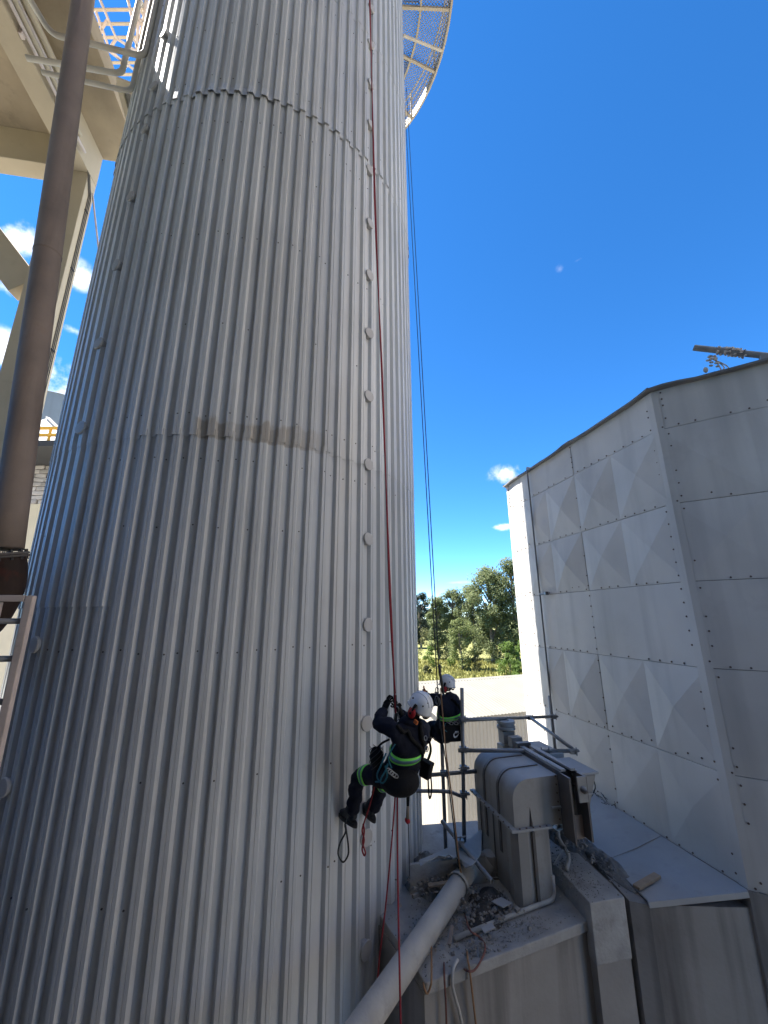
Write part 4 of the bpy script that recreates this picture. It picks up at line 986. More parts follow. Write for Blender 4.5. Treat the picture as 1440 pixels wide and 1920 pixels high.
heap('rubble', 'dark dirt and rubble between the dusty pipe and casing', atz(912, 1704, Z_L), .40, .24, .09, 1.1, M['dirt'], 4.1)  # heap stands in for the roof hole, its shade painted dark
heap('rubble', 'dark debris heaped behind the casing on the broken beam', (atz(1058, 1590, Z_H) + V((.1, .35, -.02))), .55, .24, .30, math.atan2(bdirv.y, bdirv.x), M['rubble'], 7.7)
heap('rubble', 'brown grit lying along the edge of the blue grey flashing', (atz(1138, 1618, Z_H)), .50, .12, .07, math.atan2(bdirv.y, bdirv.x), M['rubble'], 9.2)
chunks = MB(); g = random.Random(21)
def inside(p, poly):
    c = False
    for i in range(len(poly)):
        a, b_ = poly[i], poly[i - 1]
        if (a.y > p.y) != (b_.y > p.y) and p.x < (b_.x - a.x) * (p.y - a.y) / (b_.y - a.y) + a.x: c = not c
    return c
BEAM = [bc, bc2, bc2 + bdirv * far, bc + bdirv * far]; ROOF = [lf0, lf1, pr, lf0 + back * 2.5 - lfd * .15, lf0 + back * 1.4 - lfd * .08]
def scatter(px, py, z, sx_, sy_, n, smin, smax):
    c = atz(px, py, z)
    for _ in range(n):
        p = c + V((g.gauss(0, sx_), g.gauss(0, sy_), g.uniform(-.01, .03))); s = g.uniform(smin, smax)
        if (z < -2.86 and (not inside(p, ROOF) or inside(p, BEAM))) or (z > -2.86 and p.y < skc.y + .05 + (bc.y - skc.y) * 0 and not inside(p, BEAM)): continue
        R = Matrix.Rotation(g.uniform(0, 6), 3, 'Z') @ Matrix.Rotation(g.uniform(-.6, .6), 3, 'X')
        chunks.box(p, (s * g.uniform(.6, 1.5), s * g.uniform(.5, 1.1), s * g.uniform(.3, .7)), R, 0, g.uniform(.5, .95))
scatter(850, 1740, Z_L + .004, .30, .22, 900, .003, .014)
scatter(985, 1745, Z_L + .003, .30, .12, 500, .003, .012)
scatter(1080, 1650, Z_H + .003, .12, .35, 500, .003, .013)
scatter(920, 1700, Z_L + .03, .16, .12, 260, .006, .022)
scatter(820, 1660, Z_L + .11, .22, .22, 120, .015, .05)
scatter(905, 1720, Z_L + .05, .2, .13, 90, .012, .045)
scatter(895, 1790, Z_L + .01, .12, .08, 60, .008, .03)
scatter(1075, 1575, Z_H + .16, .12, .25, 90, .012, .045)
scatter(1100, 1500, Z_H + .03, .1, .25, 40, .01, .03)
scatter(1150, 1640, Z_H + .04, .06, .3, 60, .008, .025)
scatter(970, 1760, Z_L + .005, .35, .1, 50, .005, .018)
tag(chunks.build('debris', M['chunk']), 'broken concrete crumbs scattered over the roof and beam', 'debris', kind='stuff')
def board(name, label, cat, a, b_, w, th, mat, tilt=0):
    d = b_ - a; o = thing(name, label, cat, a) if False else None
    mb = MB(); mb.bar(V(), d, w, th); ob = mb.build(name, mat); ob.location = a; bevel(ob, min(w, th) * .2); return tag(ob, label, cat)
board('board', 'pale narrow board lying on the rubble behind the pipe', 'board', atz(803, 1661, Z_L + .17), atz(852, 1653, Z_L + .2), .05, .02, M['wood'])
board('plank', 'short brown wooden block lying on the blue grey flashing', 'wood', atz(1193, 1664, Z_H + .03), atz(1233, 1641, Z_H + .05), .075, .03, M['wood2'])
board('sheet_piece', 'bent scrap of grey sheet lying beside the casing foot', 'scrap', atz(932, 1696, Z_L + .1), atz(950, 1688, Z_L + .06), .13, .008, M['skirt'])
board('sheet_piece', 'small flat grey scrap lying in the dark dirt', 'scrap', atz(905, 1745, Z_L + .08), atz(925, 1735, Z_L + .1), .07, .01, M['box'])
board('rusty_bar', 'short rusty bar sticking from the rubble near the pipe', 'bar', atz(842, 1772, Z_L + .05), atz(848, 1735, Z_L + .12), .03, .02, M['rust'])
# torn sheet at the back edge of the roof
tsl = [(786, 1612), (812, 1602), (838, 1590), (862, 1588), (880, 1574), (904, 1552), (902, 1600), (886, 1622), (872, 1626), (866, 1612), (856, 1606), (850, 1609), (842, 1602), (834, 1606), (822, 1604), (806, 1612), (788, 1624)]
ts0 = atz(840, 1604, Z_L + .33)
ts = thing('torn_sheet', 'torn pale roof sheet with ragged edge behind the rubble', 'sheet', ts0)
P = [atz(x_, y_, Z_L + .33 + (.05 if i % 2 else 0) * (i > 6)) - ts0 for i, (x_, y_) in enumerate(tsl)]
mb = MB(); mb.slab(P, (0, 0, 1), .012); mb.build('sheet', M['skirt'], ts)
mb = MB(); mb.box((0, .05, -.19), (.9, .04, .26), Matrix.Rotation(.2, 3, 'Z')); mb.build('kerb', M['dustroof'], ts)
# bent pipe and torn duct mouth behind the casing
tubething('bent_pipe', 'pale bent pipe standing in the debris behind the casing', 'pipe', [atz(1062, 1632, Z_H + .02), atz(1066, 1604, Z_H + .08), atd(1047, 1568, 4.75), atd(1050, 1535, 4.9)], .021, M['pipe'], sm=5)
tubething('bent_bar', 'thin bent bar crossing the pale bent pipe', 'bar', [atz(1038, 1622, Z_H + .03), atd(1055, 1594, 4.75), atd(1072, 1568, 4.95)], .009, M['pipe'], sm=4)
dm = atd(1042, 1540, 4.75)
du = thing('duct_mouth', 'crushed pale duct end poking from behind the casing', 'duct', dm)
ad = (v * .8 + u * .2 + V((0, 0, -.25))).normalized(); mb = MB(); mb.lathe([(.085, -.05), (.10, .05), (.11, .3)], (0, 0, 0), ad, 14)
mb.v = [tuple(V(p) + V((g.uniform(-.012, .012), 0, g.uniform(-.015, .015)))) for p in mb.v]; o = mb.build('duct', M['skirt'], du)
# twigs of wire at the head of the flashing
tw = MB(); c = f1
for k in range(26):
    p = f0.lerp(f1, g.uniform(.55, 1.0)) + V((g.uniform(-.1, .0), g.uniform(-.05, .05), g.uniform(0, .05))); tw.tube([p, p + V((g.uniform(-.08, .08), g.uniform(-.08, .08), g.uniform(.0, .1)))], .004, 4)
tag(tw.build('wire_scrap', M['dark']), 'dark wire scraps caught along the top of the flashing', 'wire', kind='stuff')
for k, (a, b_) in enumerate((((1098, 1488), (1086, 1522)), ((1100, 1486), (1118, 1500)), ((1092, 1506), (1100, 1492)))):
    pass
tubething('bent_wire', 'dark bent wire hanging between the hopper and the flashing', 'wire', [atd(1112, 1460, 5.1), atd(1116, 1478, 5.2), atd(1104, 1500, 5.15), atd(1086, 1522, 5.0)], .008, M['dark'])

# capped pipe on the tank roof ------------------------------------------------
def atr(px, py, h): return ath(px, py, h)
r0, r1 = ath(1301, 652, 6.45), ath(1442, 668, 6.6)
cp_ = thing('roof_pipe', 'greenish grey pipe on two stands sticking over the tank roof', 'pipe', r1)
rd = (r0 - r1).normalized(); mb = MB(); mb.pipe(r0 - r1, -rd * .6, .040, .032); mb.build('pipe', M['box'], cp_, True)
mb = MB(); q = (r0 - r1) * .07; mb.bar(q, q - V((0, 0, .32)), .10, .08, up=rd); bevel(mb.build('stand', M['box'], cp_), .01)
rg = thing('rag_bundle', 'dirty rags and cord knotted round the roof pipe', 'rags', r1 + (r0 - r1) * .5)
mb = MB(); g = random.Random(31)
for k in range(60):
    t_ = g.gauss(0, .15); a = g.uniform(0, 2 * pi); x_ = rd.cross(V((0, 0, 1))).normalized(); y_ = V((0, 0, 1)); c = rd * t_ * .45 + (x_ * cos(a) + y_ * sin(a)) * .05
    R = Matrix.Rotation(g.uniform(0, 6), 3, 'X') @ Matrix.Rotation(g.uniform(0, 6), 3, 'Z'); mb.ell(c, R, (g.uniform(.015, .04), .016, g.uniform(.008, .018)), 7, 5, v0=-.98, v1=.98)
mb.build('cloth', M['rag'], rg)
mb = MB()
for k in range(14):
    c = rd * (.22 + g.gauss(0, .03)) + V((g.gauss(0, .02), g.gauss(0, .02), -.09 - k * .012)); R = Matrix.Rotation(g.uniform(0, 6), 3, 'X'); mb.ell(c, R, (.032, .015, .015), 7, 5, v0=-.98, v1=.98)
mb.build('cloth', M['rag'], rg)
for dx in (0, .05, .10):
    mb = MB(); mb.tube(cat_rom([rd * (.20 + dx * .4) + V((0, 0, -.14)), rd * (.16 - dx) + V((0, 0, -.26)), rd * (.13 + dx * 2) + V((0, 0, -.42))], 4), .008, 5); mb.build('cord', M['rag'], rg)
mb = MB(); c = rd * .33 + V((0, 0, -.34)); mb.ell(c, Matrix.Identity(3), (.03, .026, .042), 8, 6, v0=-.98, v1=.98); mb.build('bottle', M['rag'], rg, True)


#================================================================== THE TWO CLIMBERS
def skin_mesh(name, P, E_, root, mats, sub=2, matfn=None, parent=None, origin=V()):
    """one continuous surface grown over a skeleton: P = {joint: (point, radius or (rx, ry))}"""
    keys = list(P); me = bpy.data.meshes.new(name)
    me.from_pydata([V(P[k][0]) - origin for k in keys], [(keys.index(a), keys.index(b)) for a, b in E_], [])
    o = link(name, me); md = o.modifiers.new('skin', 'SKIN'); md.use_smooth_shade = True; md.branch_smoothing = .4
    sv = me.skin_vertices[0].data
    for i, k in enumerate(keys):
        r = P[k][1]; sv[i].radius = r if isinstance(r, tuple) else (r, r); sv[i].use_root = (k == root)
    if sub: o.modifiers.new('sub', 'SUBSURF').levels = sub
    dg = bpy.context.evaluated_depsgraph_get(); new = bpy.data.meshes.new_from_object(o.evaluated_get(dg))
    bpy.data.objects.remove(o); new.name = name
    new.materials.clear()
    for m_ in mats: new.materials.append(m_)
    for p in new.polygons:
        p.use_smooth = True; p.material_index = matfn(p.center + origin) if matfn else 0
    return link(name, new, parent)
def bvh_of(o): return BVHTree.FromPolygons([v_.co[:] for v_ in o.data.vertices], [p.vertices[:] for p in o.data.polygons])
def band(name, body, c, axis, width, mat, parent, off=.006, n=36, rmax=.30, th=.004, slope=None):
    """cloth band hugging the body round the point c, square to axis"""
    bv = bvh_of(body); axis = V(axis).normalized(); x = axis.cross(V((0, 0, 1)))
    if x.length < 1e-2: x = axis.cross(V((1, 0, 0)))
    x.normalize(); y = axis.cross(x); rows = []
    for s_ in (-.5, .5):
        row = []
        for k in range(n):
            a = 2 * pi * k / n; d = x * cos(a) + y * sin(a); p0 = V(c) + axis * width * s_
            hit = bv.ray_cast(p0, d, rmax); q = hit[0] if hit[0] is not None else p0 + d * rmax * .5
            row.append(((q - p0).length, d, p0))
        L = [r[0] for r in row]; L = [max(L[k], (L[k - 1] + L[(k + 1) % n]) / 2) for k in range(n)]; L = [(L[k - 1] + 2 * L[k] + L[(k + 1) % n]) / 4 for k in range(n)]
        rows.append([(l, r[1], r[2]) for l, r in zip(L, row)])
    mb = MB(); vs = [p + d * (l + off) for l, d, p in rows[0]] + [p + d * (l + off) for l, d, p in rows[1]] + [p + d * (l + off - th * 2) for l, d, p in rows[0]] + [p + d * (l + off - th * 2) for l, d, p in rows[1]]
    fs = []
    for k in range(n):
        k2 = (k + 1) % n; fs += [(k, k2, n + k2, n + k), (k2, k, 2 * n + k, 2 * n + k2), (n + k, n + k2, 3 * n + k2, 3 * n + k)]
    mb.add(vs, fs); return mb.build(name, mat, parent, True)
def hand(name, wrist, palm_dir, grip_axis, side, parent, scale=1.0, curl=1.0):
    """gloved hand closed round something lying along grip_axis; side = +1/-1 puts the thumb"""
    w = V(wrist); f = V(palm_dir).normalized(); g_ = V(grip_axis); g_ = (g_ - f * g_.dot(f)).normalized(); nrm = f.cross(g_) * side
    P = {'q': (w - f * .055 * scale, .034 * scale), 'w': (w, .030 * scale), 'm': (w + f * .045 * scale, (.030 * scale, .036 * scale)), 'k': (w + f * .080 * scale, (.026 * scale, .034 * scale))}; E_ = [('q', 'w'), ('w', 'm'), ('m', 'k')]
    for i, (o_, L) in enumerate(((.032, .78), (.011, .9), (-.011, .84), (-.031, .66))):
        b0 = w + f * (.082 - .004 * abs(i - 1)) * scale + g_ * o_ * scale; r = .0092 * scale
        p1 = b0 + f * .030 * L * scale + nrm * .012 * scale; p2 = p1 + (f * (.4 - .5 * curl) + nrm * .9).normalized() * .026 * L * scale; p3 = p2 + (f * (-.9 * curl) + nrm * .35).normalized() * .022 * L * scale
        for nm, p, q in (('a', b0, r), ('b', p1, r), ('c', p2, r * .95), ('d', p3, r * .85)): P[f'{i}{nm}'] = (p, q)
        E_ += [('k', f'{i}a'), (f'{i}a', f'{i}b'), (f'{i}b', f'{i}c'), (f'{i}c', f'{i}d')]
    t0 = w + f * .030 * scale + g_ * .034 * scale; t1 = t0 + (f * .6 + g_ * .35 + nrm * .7).normalized() * .030 * scale; t2 = t1 + (f * .6 + nrm * .9 - g_ * .35).normalized() * .026 * scale
    P['t0'] = (t0, .012 * scale); P['t1'] = (t1, .0105 * scale); P['t2'] = (t2, .009 * scale); E_ += [('m', 't0'), ('t0', 't1'), ('t1', 't2')]
    return skin_mesh(name, P, E_, 'm', [M['black']], 1, parent=parent)
def boot(name, ankle, toe, up, parent):
    a, t_ = V(ankle), V(toe); d = (t_ - a); up = V(up).normalized(); fwd = (d - up * d.dot(up)).normalized(); sole = a - up * .075
    P = {'s': (a + up * .12, .060), 'a': (a + up * .02, .058), 'h': (sole - fwd * .045 + up * .038, .042), 'i': (a + fwd * .07 - up * .02, .052), 'b': (sole + fwd * .13 + up * .035, (.046, .040)), 't': (sole + fwd * .195 + up * .034, (.042, .034))}
    o = skin_mesh(name, P, [('s', 'a'), ('a', 'h'), ('a', 'i'), ('i', 'b'), ('b', 't')], 'a', [M['boot']], 2, parent=parent)
    side = fwd.cross(up); mb = MB(); prof = []
    for k in range(18):
        an_ = 2 * pi * k / 18; prof.append(sole + fwd * (.075 + .155 * cos(an_)) + side * sin(an_) * (.050 if cos(an_) > 0 else .042))
    mb.slab([p + up * .022 for p in prof], up, .034); mb.build('sole', M['dark'], o); return o
def torus(c, ax, R, r, mb, sx_=1.0, n=14, k=6, xdir=None):
    ax = V(ax).normalized(); x = V(xdir) if xdir is not None else ax.cross(V((0, 0, 1)))
    x = (x - ax * x.dot(ax)).normalized(); y = ax.cross(x)
    mb.tube([V(c) + x * cos(2 * pi * i / n) * R * sx_ + y * sin(2 * pi * i / n) * R for i in range(n + 1)], r, k, False)

def helmet(parent, c, fwd, up, K=.78):
    nv0 = [o for o in bpy.data.objects]
    up = V(up).normalized(); fwd = V(fwd); fwd = (fwd - up * fwd.dot(up)).normalized(); l = up.cross(fwd); R = Matrix((fwd, l, up)).transposed()
    mb = MB(); mb.ell(c, R, (.148, .120, .150), 28, 10, v0=-.18, v1=1.0); n = 28
    rim = [V(c) + R @ V((.150 * cos(2 * pi * k / n) * .983, .122 * sin(2 * pi * k / n) * .983, -.027)) for k in range(n)]
    rim2 = [V(c) + R @ V(((.158 if cos(2 * pi * k / n) < .2 else .175) * cos(2 * pi * k / n), .125 * sin(2 * pi * k / n), -.042 - (.010 if cos(2 * pi * k / n) < -.3 else 0))) for k in range(n)]
    inn = [V(c) + R @ V((.138 * cos(2 * pi * k / n), .110 * sin(2 * pi * k / n), -.035)) for k in range(n)]
    mb.add(rim + rim2 + inn, [(n + k, n + (k + 1) % n, (k + 1) % n, k) for k in range(n)] + [(2 * n + k, 2 * n + (k + 1) % n, n + (k + 1) % n, n + k) for k in range(n)])
    h = mb.build('helmet', M['helmet'], parent, True)
    mb = MB()
    for s_ in (-1, 0, 1):                      # moulded ridges over the crown
        pts = []
        for k in range(13):
            a = rad(20 + 140 * k / 12); y_ = s_ * .052 * (1 - .25 * abs(cos(a))); sc_ = math.sqrt(max(0, 1 - (y_ / .120) ** 2)); pts.append(V(c) + R @ V((.149 * cos(a) * sc_, y_, .151 * sin(a) * sc_)))
        mb.tube(pts, .0065, 6)
    mb.build('ridge', M['helmet'], h, True)
    mb = MB()
    for x_, y_, z_ in ((.07, .1, .055), (-.08, .093, .045), (-.1, .045, .09), (.07, -.1, .055), (-.08, -.093, .045)):
        d = R @ V((x_ / .148 ** 2, y_ / .12 ** 2, z_ / .15 ** 2)).normalized(); mb.lathe([(.010, -.004), (.009, .006), (0, .007)], V(c) + R @ V((x_, y_, z_)), d, 8)
    mb.build('vent_plug', M['black'], h)
    for s_ in (1, -1):
        cc = V(c) + R @ V((.005, s_ * .122, -.085)); mb = MB(); mb.ell(cc, R, (.050, .034, .062), 16, 8, v0=-.99, v1=.99); e = mb.build('earmuff', M['redcup'], parent, True)
        mb = MB(); mb.ell(cc + R @ V((0, -s_ * .022, 0)), R, (.054, .016, .066), 16, 6, v0=-.99, v1=.99); mb.build('ear_cushion', M['black'], e, True)
        mb = MB(); mb.ell(cc + R @ V((0, s_ * .033, 0)), R, (.014, .006, .016), 10, 6, v0=-.99, v1=.99); mb.build('badge', M['black'], e, True)
        mb = MB(); mb.tube(cat_rom([cc + R @ V((-.004, s_ * .018, .03)), cc + R @ V((-.012, s_ * .024, .075)), cc + R @ V((-.02, s_ * .006, .115))], 4), [.010, .011, .012, .013, .015, .017, .019, .018, .014], 8); mb.build('earmuff_arm', M['black'], e, True)
    mb = MB()                                  # chin strap and neck cradle
    for s_ in (1, -1): mb.tube(cat_rom([V(c) + R @ V((.06, s_ * .108, -.04)), V(c) + R @ V((.075, s_ * .075, -.13)), V(c) + R @ V((.085, 0, -.165))], 4), .008, 6, flat=.4); mb.tube(cat_rom([V(c) + R @ V((-.1, s_ * .085, -.04)), V(c) + R @ V((-.118, s_ * .05, -.075)), V(c) + R @ V((-.122, 0, -.085))], 4), .014, 6, flat=.5)
    mb.build('chin_strap', M['black'], h, True)
    for me in {o.data for o in bpy.data.objects if o not in nv0 and o.type == 'MESH'}:
        for v_ in me.vertices: v_.co = V(c) + (v_.co - V(c)) * K
    return h, R

def climber(label, origin, J, rads, head, hfwd, hup):
    t_ = tag(link('person', None), label, 'person'); t_.location = origin; t_.empty_display_size = .1
    P = {k: (V(p) - V(origin), rads[k]) for k, p in J.items()}
    E_ = [('pelvis', 'chest'), ('chest', 'neck'), ('neck', 'head'), ('head', 'crown'), ('head', 'nose')]
    for s_ in 'LR': E_ += [('chest', 'sh' + s_), ('sh' + s_, 'el' + s_), ('el' + s_, 'wr' + s_), ('pelvis', 'hip' + s_), ('hip' + s_, 'kn' + s_), ('kn' + s_, 'cf' + s_), ('cf' + s_, 'an' + s_)]
    hd = P['head'][0]; nk = P['neck'][0]; up_ = (hd - nk).normalized()
    body = skin_mesh('body', P, E_, 'pelvis', [M['navy'], M['skin']], 3, lambda c: 1 if (c - nk).dot(up_) > .035 and (c - hd).length < .19 else 0, t_)
    for v_ in body.data.vertices:              # creases of the loose cloth
        f_ = noise.fractal(V((v_.co.x * 9, v_.co.y * 9, v_.co.z * 16)), 1.0, 2.0, 3); v_.co += v_.normal * (f_ * .016 if (v_.co - hd).length > .2 else 0)
    body.data.update(); return t_, body

RAD = dict(pelvis=(.175, .155), chest=(.18, .15), neck=.054, head=(.074, .078), crown=.055, nose=.016,
           shL=.088, shR=.088, elL=.070, elR=.070, wrL=.054, wrR=.054, hipL=.105, hipR=.105, knL=.078, knR=.078, cfL=.074, cfR=.074, anL=.062, anR=.062)
# --- front climber
J1 = dict(pelvis=atd(757, 1452, 3.62), chest=atd(768, 1376, 3.57), neck=atd(776, 1346, 3.60), head=atd(781, 1331, 3.62),
          shL=atd(738, 1364, 3.48), elL=atd(707, 1358, 3.56), wrL=atd(722, 1327, 3.72), shR=atd(797, 1366, 3.72), elR=atd(778, 1366, 3.98), wrR=atd(750, 1334, 3.92),
          hipL=atd(733, 1455, 3.58), knL=atd(674, 1452, 3.82), cfL=atd(666, 1488, 3.85), anL=atd(660, 1530, 3.86),
          hipR=atd(757, 1460, 3.76), knR=atd(714, 1468, 4.04), cfR=atd(708, 1495, 4.05), anR=atd(699, 1522, 4.05))
hf1, hu1 = V((-.72, .60, .30)), V((.36, -.22, .90))
J1['crown'] = J1['head'] + hu1.normalized() * .055; J1['nose'] = J1['head'] + hf1.normalized() * .07
O1 = J1['pelvis'].copy()
p1_, body1 = climber('climber in navy coverall with white helmet hanging nearest, boots against the chimney', O1, J1, RAD, None, hf1, hu1)
L1 = lambda p: V(p) - O1
h1_, HR1 = helmet(p1_, L1(atd(789, 1322, 3.61)), hf1, hu1)
for s_ in (1, -1):                              # eyes and mouth
    mb = MB(); mb.ell(L1(J1['head']) + HR1 @ V((.066, s_ * .026, .010)), HR1, (.009, .011, .008), 8, 6, v0=-.98, v1=.98); mb.build('eye', M['dark'], p1_, True)
mb = MB(); mb.ell(L1(J1['head']) + HR1 @ V((.055, 0, -.05)), HR1, (.016, .036, .028), 10, 6, v0=-.98, v1=.98); mb.build('beard', M['black'], p1_, True)
# collar
band('collar', body1, L1(J1['neck']) * .8 + L1(J1['chest']) * .2, (J1['neck'] - J1['chest']), .05, M['navy'], p1_, .012, rmax=.14)
mb = MB(); mb.box(L1(atd(780, 1354, 3.47)), (.035, .02, .03), HR1); mb.build('orange_tab', M['orange'], p1_)
axw = (J1['chest'] - J1['pelvis']).normalized()
wb = band('reflective_band', body1, L1(atd(763, 1410, 3.58)), axw + V((-.10, -.0, 0)), .062, M['hivis'], p1_, .008); band('silver_stripe', body1, L1(atd(763, 1410, 3.58)), axw + V((-.10, 0, 0)), .026, M['silver'], wb, .0105)
tdir = (J1['knL'] - J1['hipL']).normalized(); tc_ = L1(J1['hipL'].lerp(J1['knL'], .80)); tb_ = band('reflective_band', body1, tc_, tdir, .062, M['hivis'], p1_, .008, rmax=.16); band('silver_stripe', body1, tc_, tdir, .024, M['silver'], tb_, .0105, rmax=.16)
tdir = (J1['knR'] - J1['hipR']).normalized(); tc_ = L1(J1['hipR'].lerp(J1['knR'], .80)); tb_ = band('reflective_band', body1, tc_, tdir, .062, M['hivis'], p1_, .008, rmax=.14); band('silver_stripe', body1, tc_, tdir, .024, M['silver'], tb_, .0105, rmax=.14)
band('harness_belt', body1, L1(atd(758, 1438, 3.6)), axw, .075, M['black'], p1_, .012)
for a, b_, k in (('hipL', 'knL', .30), ('hipR', 'knR', .30)): band('leg_loop', body1, L1(J1[a].lerp(J1[b_], k)), J1[b_] - J1[a], .055, M['black'], p1_, .012, rmax=.17)
# harness straps over the back, seat and yoke
def backline(body, pts, r, mat, name, parent, org, flat=.35, off=.012, n=5):
    bv = bvh_of(body); out = []
    for p in cat_rom([V(q) - org for q in pts], n):
        q = bv.find_nearest(p); out.append(q[0] + q[1] * off)
    mb = MB(); mb.tube(out, r, 6, flat=1.0); return mb.build(name, mat, parent, True)
backline(body1, [atd(748, 1358, 3.42), atd(766, 1372, 3.40), atd(785, 1392, 3.42), atd(797, 1412, 3.48), atd(800, 1430, 3.5)], .017, M['black'], 'shoulder_strap', p1_, O1)
backline(body1, [atd(787, 1352, 3.5), atd(795, 1368, 3.5), atd(797, 1390, 3.5), atd(799, 1415, 3.5)], .019, M['black'], 'shoulder_strap', p1_, O1)
for (x_, y_, d_), sz in (((798, 1384, 3.44), .018), ((800, 1404, 3.44), .022)):
    mb = MB(); torus(L1(atd(x_, y_, d_)), V((.2, -1, .1)), sz, .004, mb, .7); mb.build('buckle', M['steel'], p1_, True)
mb = MB(); c = L1(atd(748, 1462, 3.52)); Rb = Matrix.Rotation(rad(-42), 3, 'Z') @ Matrix.Rotation(rad(12), 3, 'X'); mb.ell(c, Rb, (.20, .15, .12), 18, 10, v0=-.98, v1=.98); mb.build('seat_pad', M['black'], p1_, True)
glL = hand('glove', L1(J1['wrL']), V((.45, .55, .75)), V((.1, .1, 1)), 1, p1_, 1.05); glL['label'] = 'raised left glove on the rope'
hand('glove', L1(J1['wrR']), V((-.6, .1, .7)), V((.1, .1, 1)), -1, p1_, 1.05)
wallup = V((0, 0, 1))
boot('boot', L1(atd(661, 1527, 3.86)), L1(atd(634, 1533, 4.02)), V((.06, -.06, 1)), p1_)
boot('boot', L1(atd(698, 1518, 4.05)), L1(atd(678, 1524, 4.22)), V((.10, -.08, 1)), p1_)
# gear clipped on
mb = MB()
for k in range(4): torus(L1(atd(729 + k * 4, 1445 + k * 3, 3.40)), V((.5, -.8, .1 * k)), .032, .0035, mb, .5, xdir=V((.4, .2, .8)))
mb.build('carabiner', M['steel'], p1_, True)
mb = MB(); mb.tube([L1(p) for p in cat_rom([atd(724, 1412, 3.42), atd(719, 1424, 3.40), atd(712, 1440, 3.40), atd(707, 1452, 3.42), atd(709, 1462, 3.42), atd(718, 1468, 3.41), atd(726, 1454, 3.39), atd(722, 1436, 3.39)], 5)], .007, 6); mb.build('teal_cord', M['teal'], p1_, True)
mb = MB(); mb.tube([L1(p) for p in cat_rom([atd(727, 1432, 3.4), atd(722, 1446, 3.38), atd(716, 1456, 3.38), atd(712, 1465, 3.4), atd(704, 1466, 3.44)], 5)], .007, 6); mb.build('teal_cord', M['teal'], p1_, True)
mb = MB(); mb.tube([L1(p) for p in cat_rom([atd(741, 1395, 3.42), atd(733, 1408, 3.40), atd(728, 1422, 3.40), atd(734, 1440, 3.42)], 5)], .006, 6); mb.build('teal_cord', M['teal'], p1_, True)

# things hung on or held by the front climber
def pouch(name, label, cat, c, size, R, mat, flap=True):
    t_ = thing(name, label, cat, c); mb = MB(); mb.box((0, 0, 0), size, R, 0, 1.08); o = mb.build('bag', mat, t_); bevel(o, min(size) * .28, 3)
    if flap: mb = MB(); mb.box(R @ V((0, 0, size[2] * .42)), (size[0] * 1.1, size[1] * 1.12, size[2] * .22), R); bevel(mb.build('flap', mat, t_), .01)
    return t_
R0 = Matrix.Rotation(rad(-35), 3, 'Z')
nb = thing('mesh_bag', 'black netted bag at the front climber\'s left hip', 'bag', atd(706, 1420, 3.66))
mb = MB(); mb.ell((0, 0, 0), R0, (.065, .06, .10), 14, 8, v0=-.98, v1=.8); mb.build('bag', M['black'], nb, True)
mb = MB()
for k in range(7): mb.tube(cat_rom([R0 @ V((.066 * cos(2 * pi * k / 7 + .9 * j), .062 * sin(2 * pi * k / 7 + .9 * j), -.09 + .045 * j)) for j in range(5)], 3), .0035, 4)
mb.build('netting', M['cable'], nb)
mb = MB(); mb.tube(cat_rom([V((0, 0, .07)), V((.05, -.05, .13)), V((.12, -.08, .17))], 4), .01, 6); mb.build('strap', M['black'], nb, True)
pc = pouch('tool_pouch', 'grey tool pouch hanging at the front climber\'s right side', 'pouch', atd(799, 1443, 3.62), (.10, .07, .14), R0 @ Matrix.Rotation(.25, 3, 'Y'), M['black'])
mb = MB(); mb.tube(cat_rom([V((.02, 0, .08)), V((.045, -.02, .16)), V((.035, -.02, .24))], 4), .013, 6, flat=.4); mb.build('strap', M['black'], pc, True)
mb = MB(); mb.tube(cat_rom([V((.04, 0, -.05)), V((.045, 0, -.14)), V((.035, 0, -.21)), V((.02, 0, -.22)), V((.015, 0, -.08))], 4), .008, 6, flat=.5); mb.build('strap', M['black'], pc, True)
ht = thing('hanging_tool', 'red ended tool hanging below the front climber', 'tool', atd(765, 1482, 3.62))
zt = -.262
mb = MB(); mb.tube([(0, 0, .04), (0, 0, -.03), (-.004, 0, -.13)], [.012, .017, .012], 8); mb.build('sleeve', M['black'], ht, True)
mb = MB(); torus((0, 0, -.02), (0, 1, 0), .03, .004, mb, .5); mb.build('carabiner', M['steel'], ht, True)
mb = MB(); mb.tube([(-.004, 0, -.12), (-.008, 0, -.22)], [.013, .016], 10); mb.build('handle', M['wood'], ht, True)
mb = MB(); mb.lathe([(0, -.02), (.019, -.018), (.022, 0), (.019, .02), (0, .022)], (-.010, 0, -.235), (.3, -.9, -.3), 14); mb.build('red_cap', M['redcup'], ht, True)
gd_ = thing('rope_grab', 'metal rope clamp on the red rope at the front climber\'s hands', 'rope clamp', atd(741, 1318, 3.72))
mb = MB(); mb.box((0, 0, .02), (.03, .02, .10)); bevel(mb.build('frame', M['cable'], gd_), .006)
mb = MB(); torus((.012, -.01, -.06), (.3, 1, 0), .032, .006, mb, .6); torus((.02, -.01, -.12), (.9, .4, 0), .03, .005, mb, .6); mb.build('carabiner', M['steel'], gd_, True)
mb = MB(); mb.tube(cat_rom([(.01, -.02, -.08), (.0, -.03, -.16), (.02, -.02, -.26)], 4), .020, 8, flat=.6); mb.build('sling', M['cable'], gd_, True)
def loop(name, label, pts, r, mat, group=None, cat='foot loop'):
    return tubething(name, label, cat, pts, r, mat, group, 6, 5)
dW = 3.72
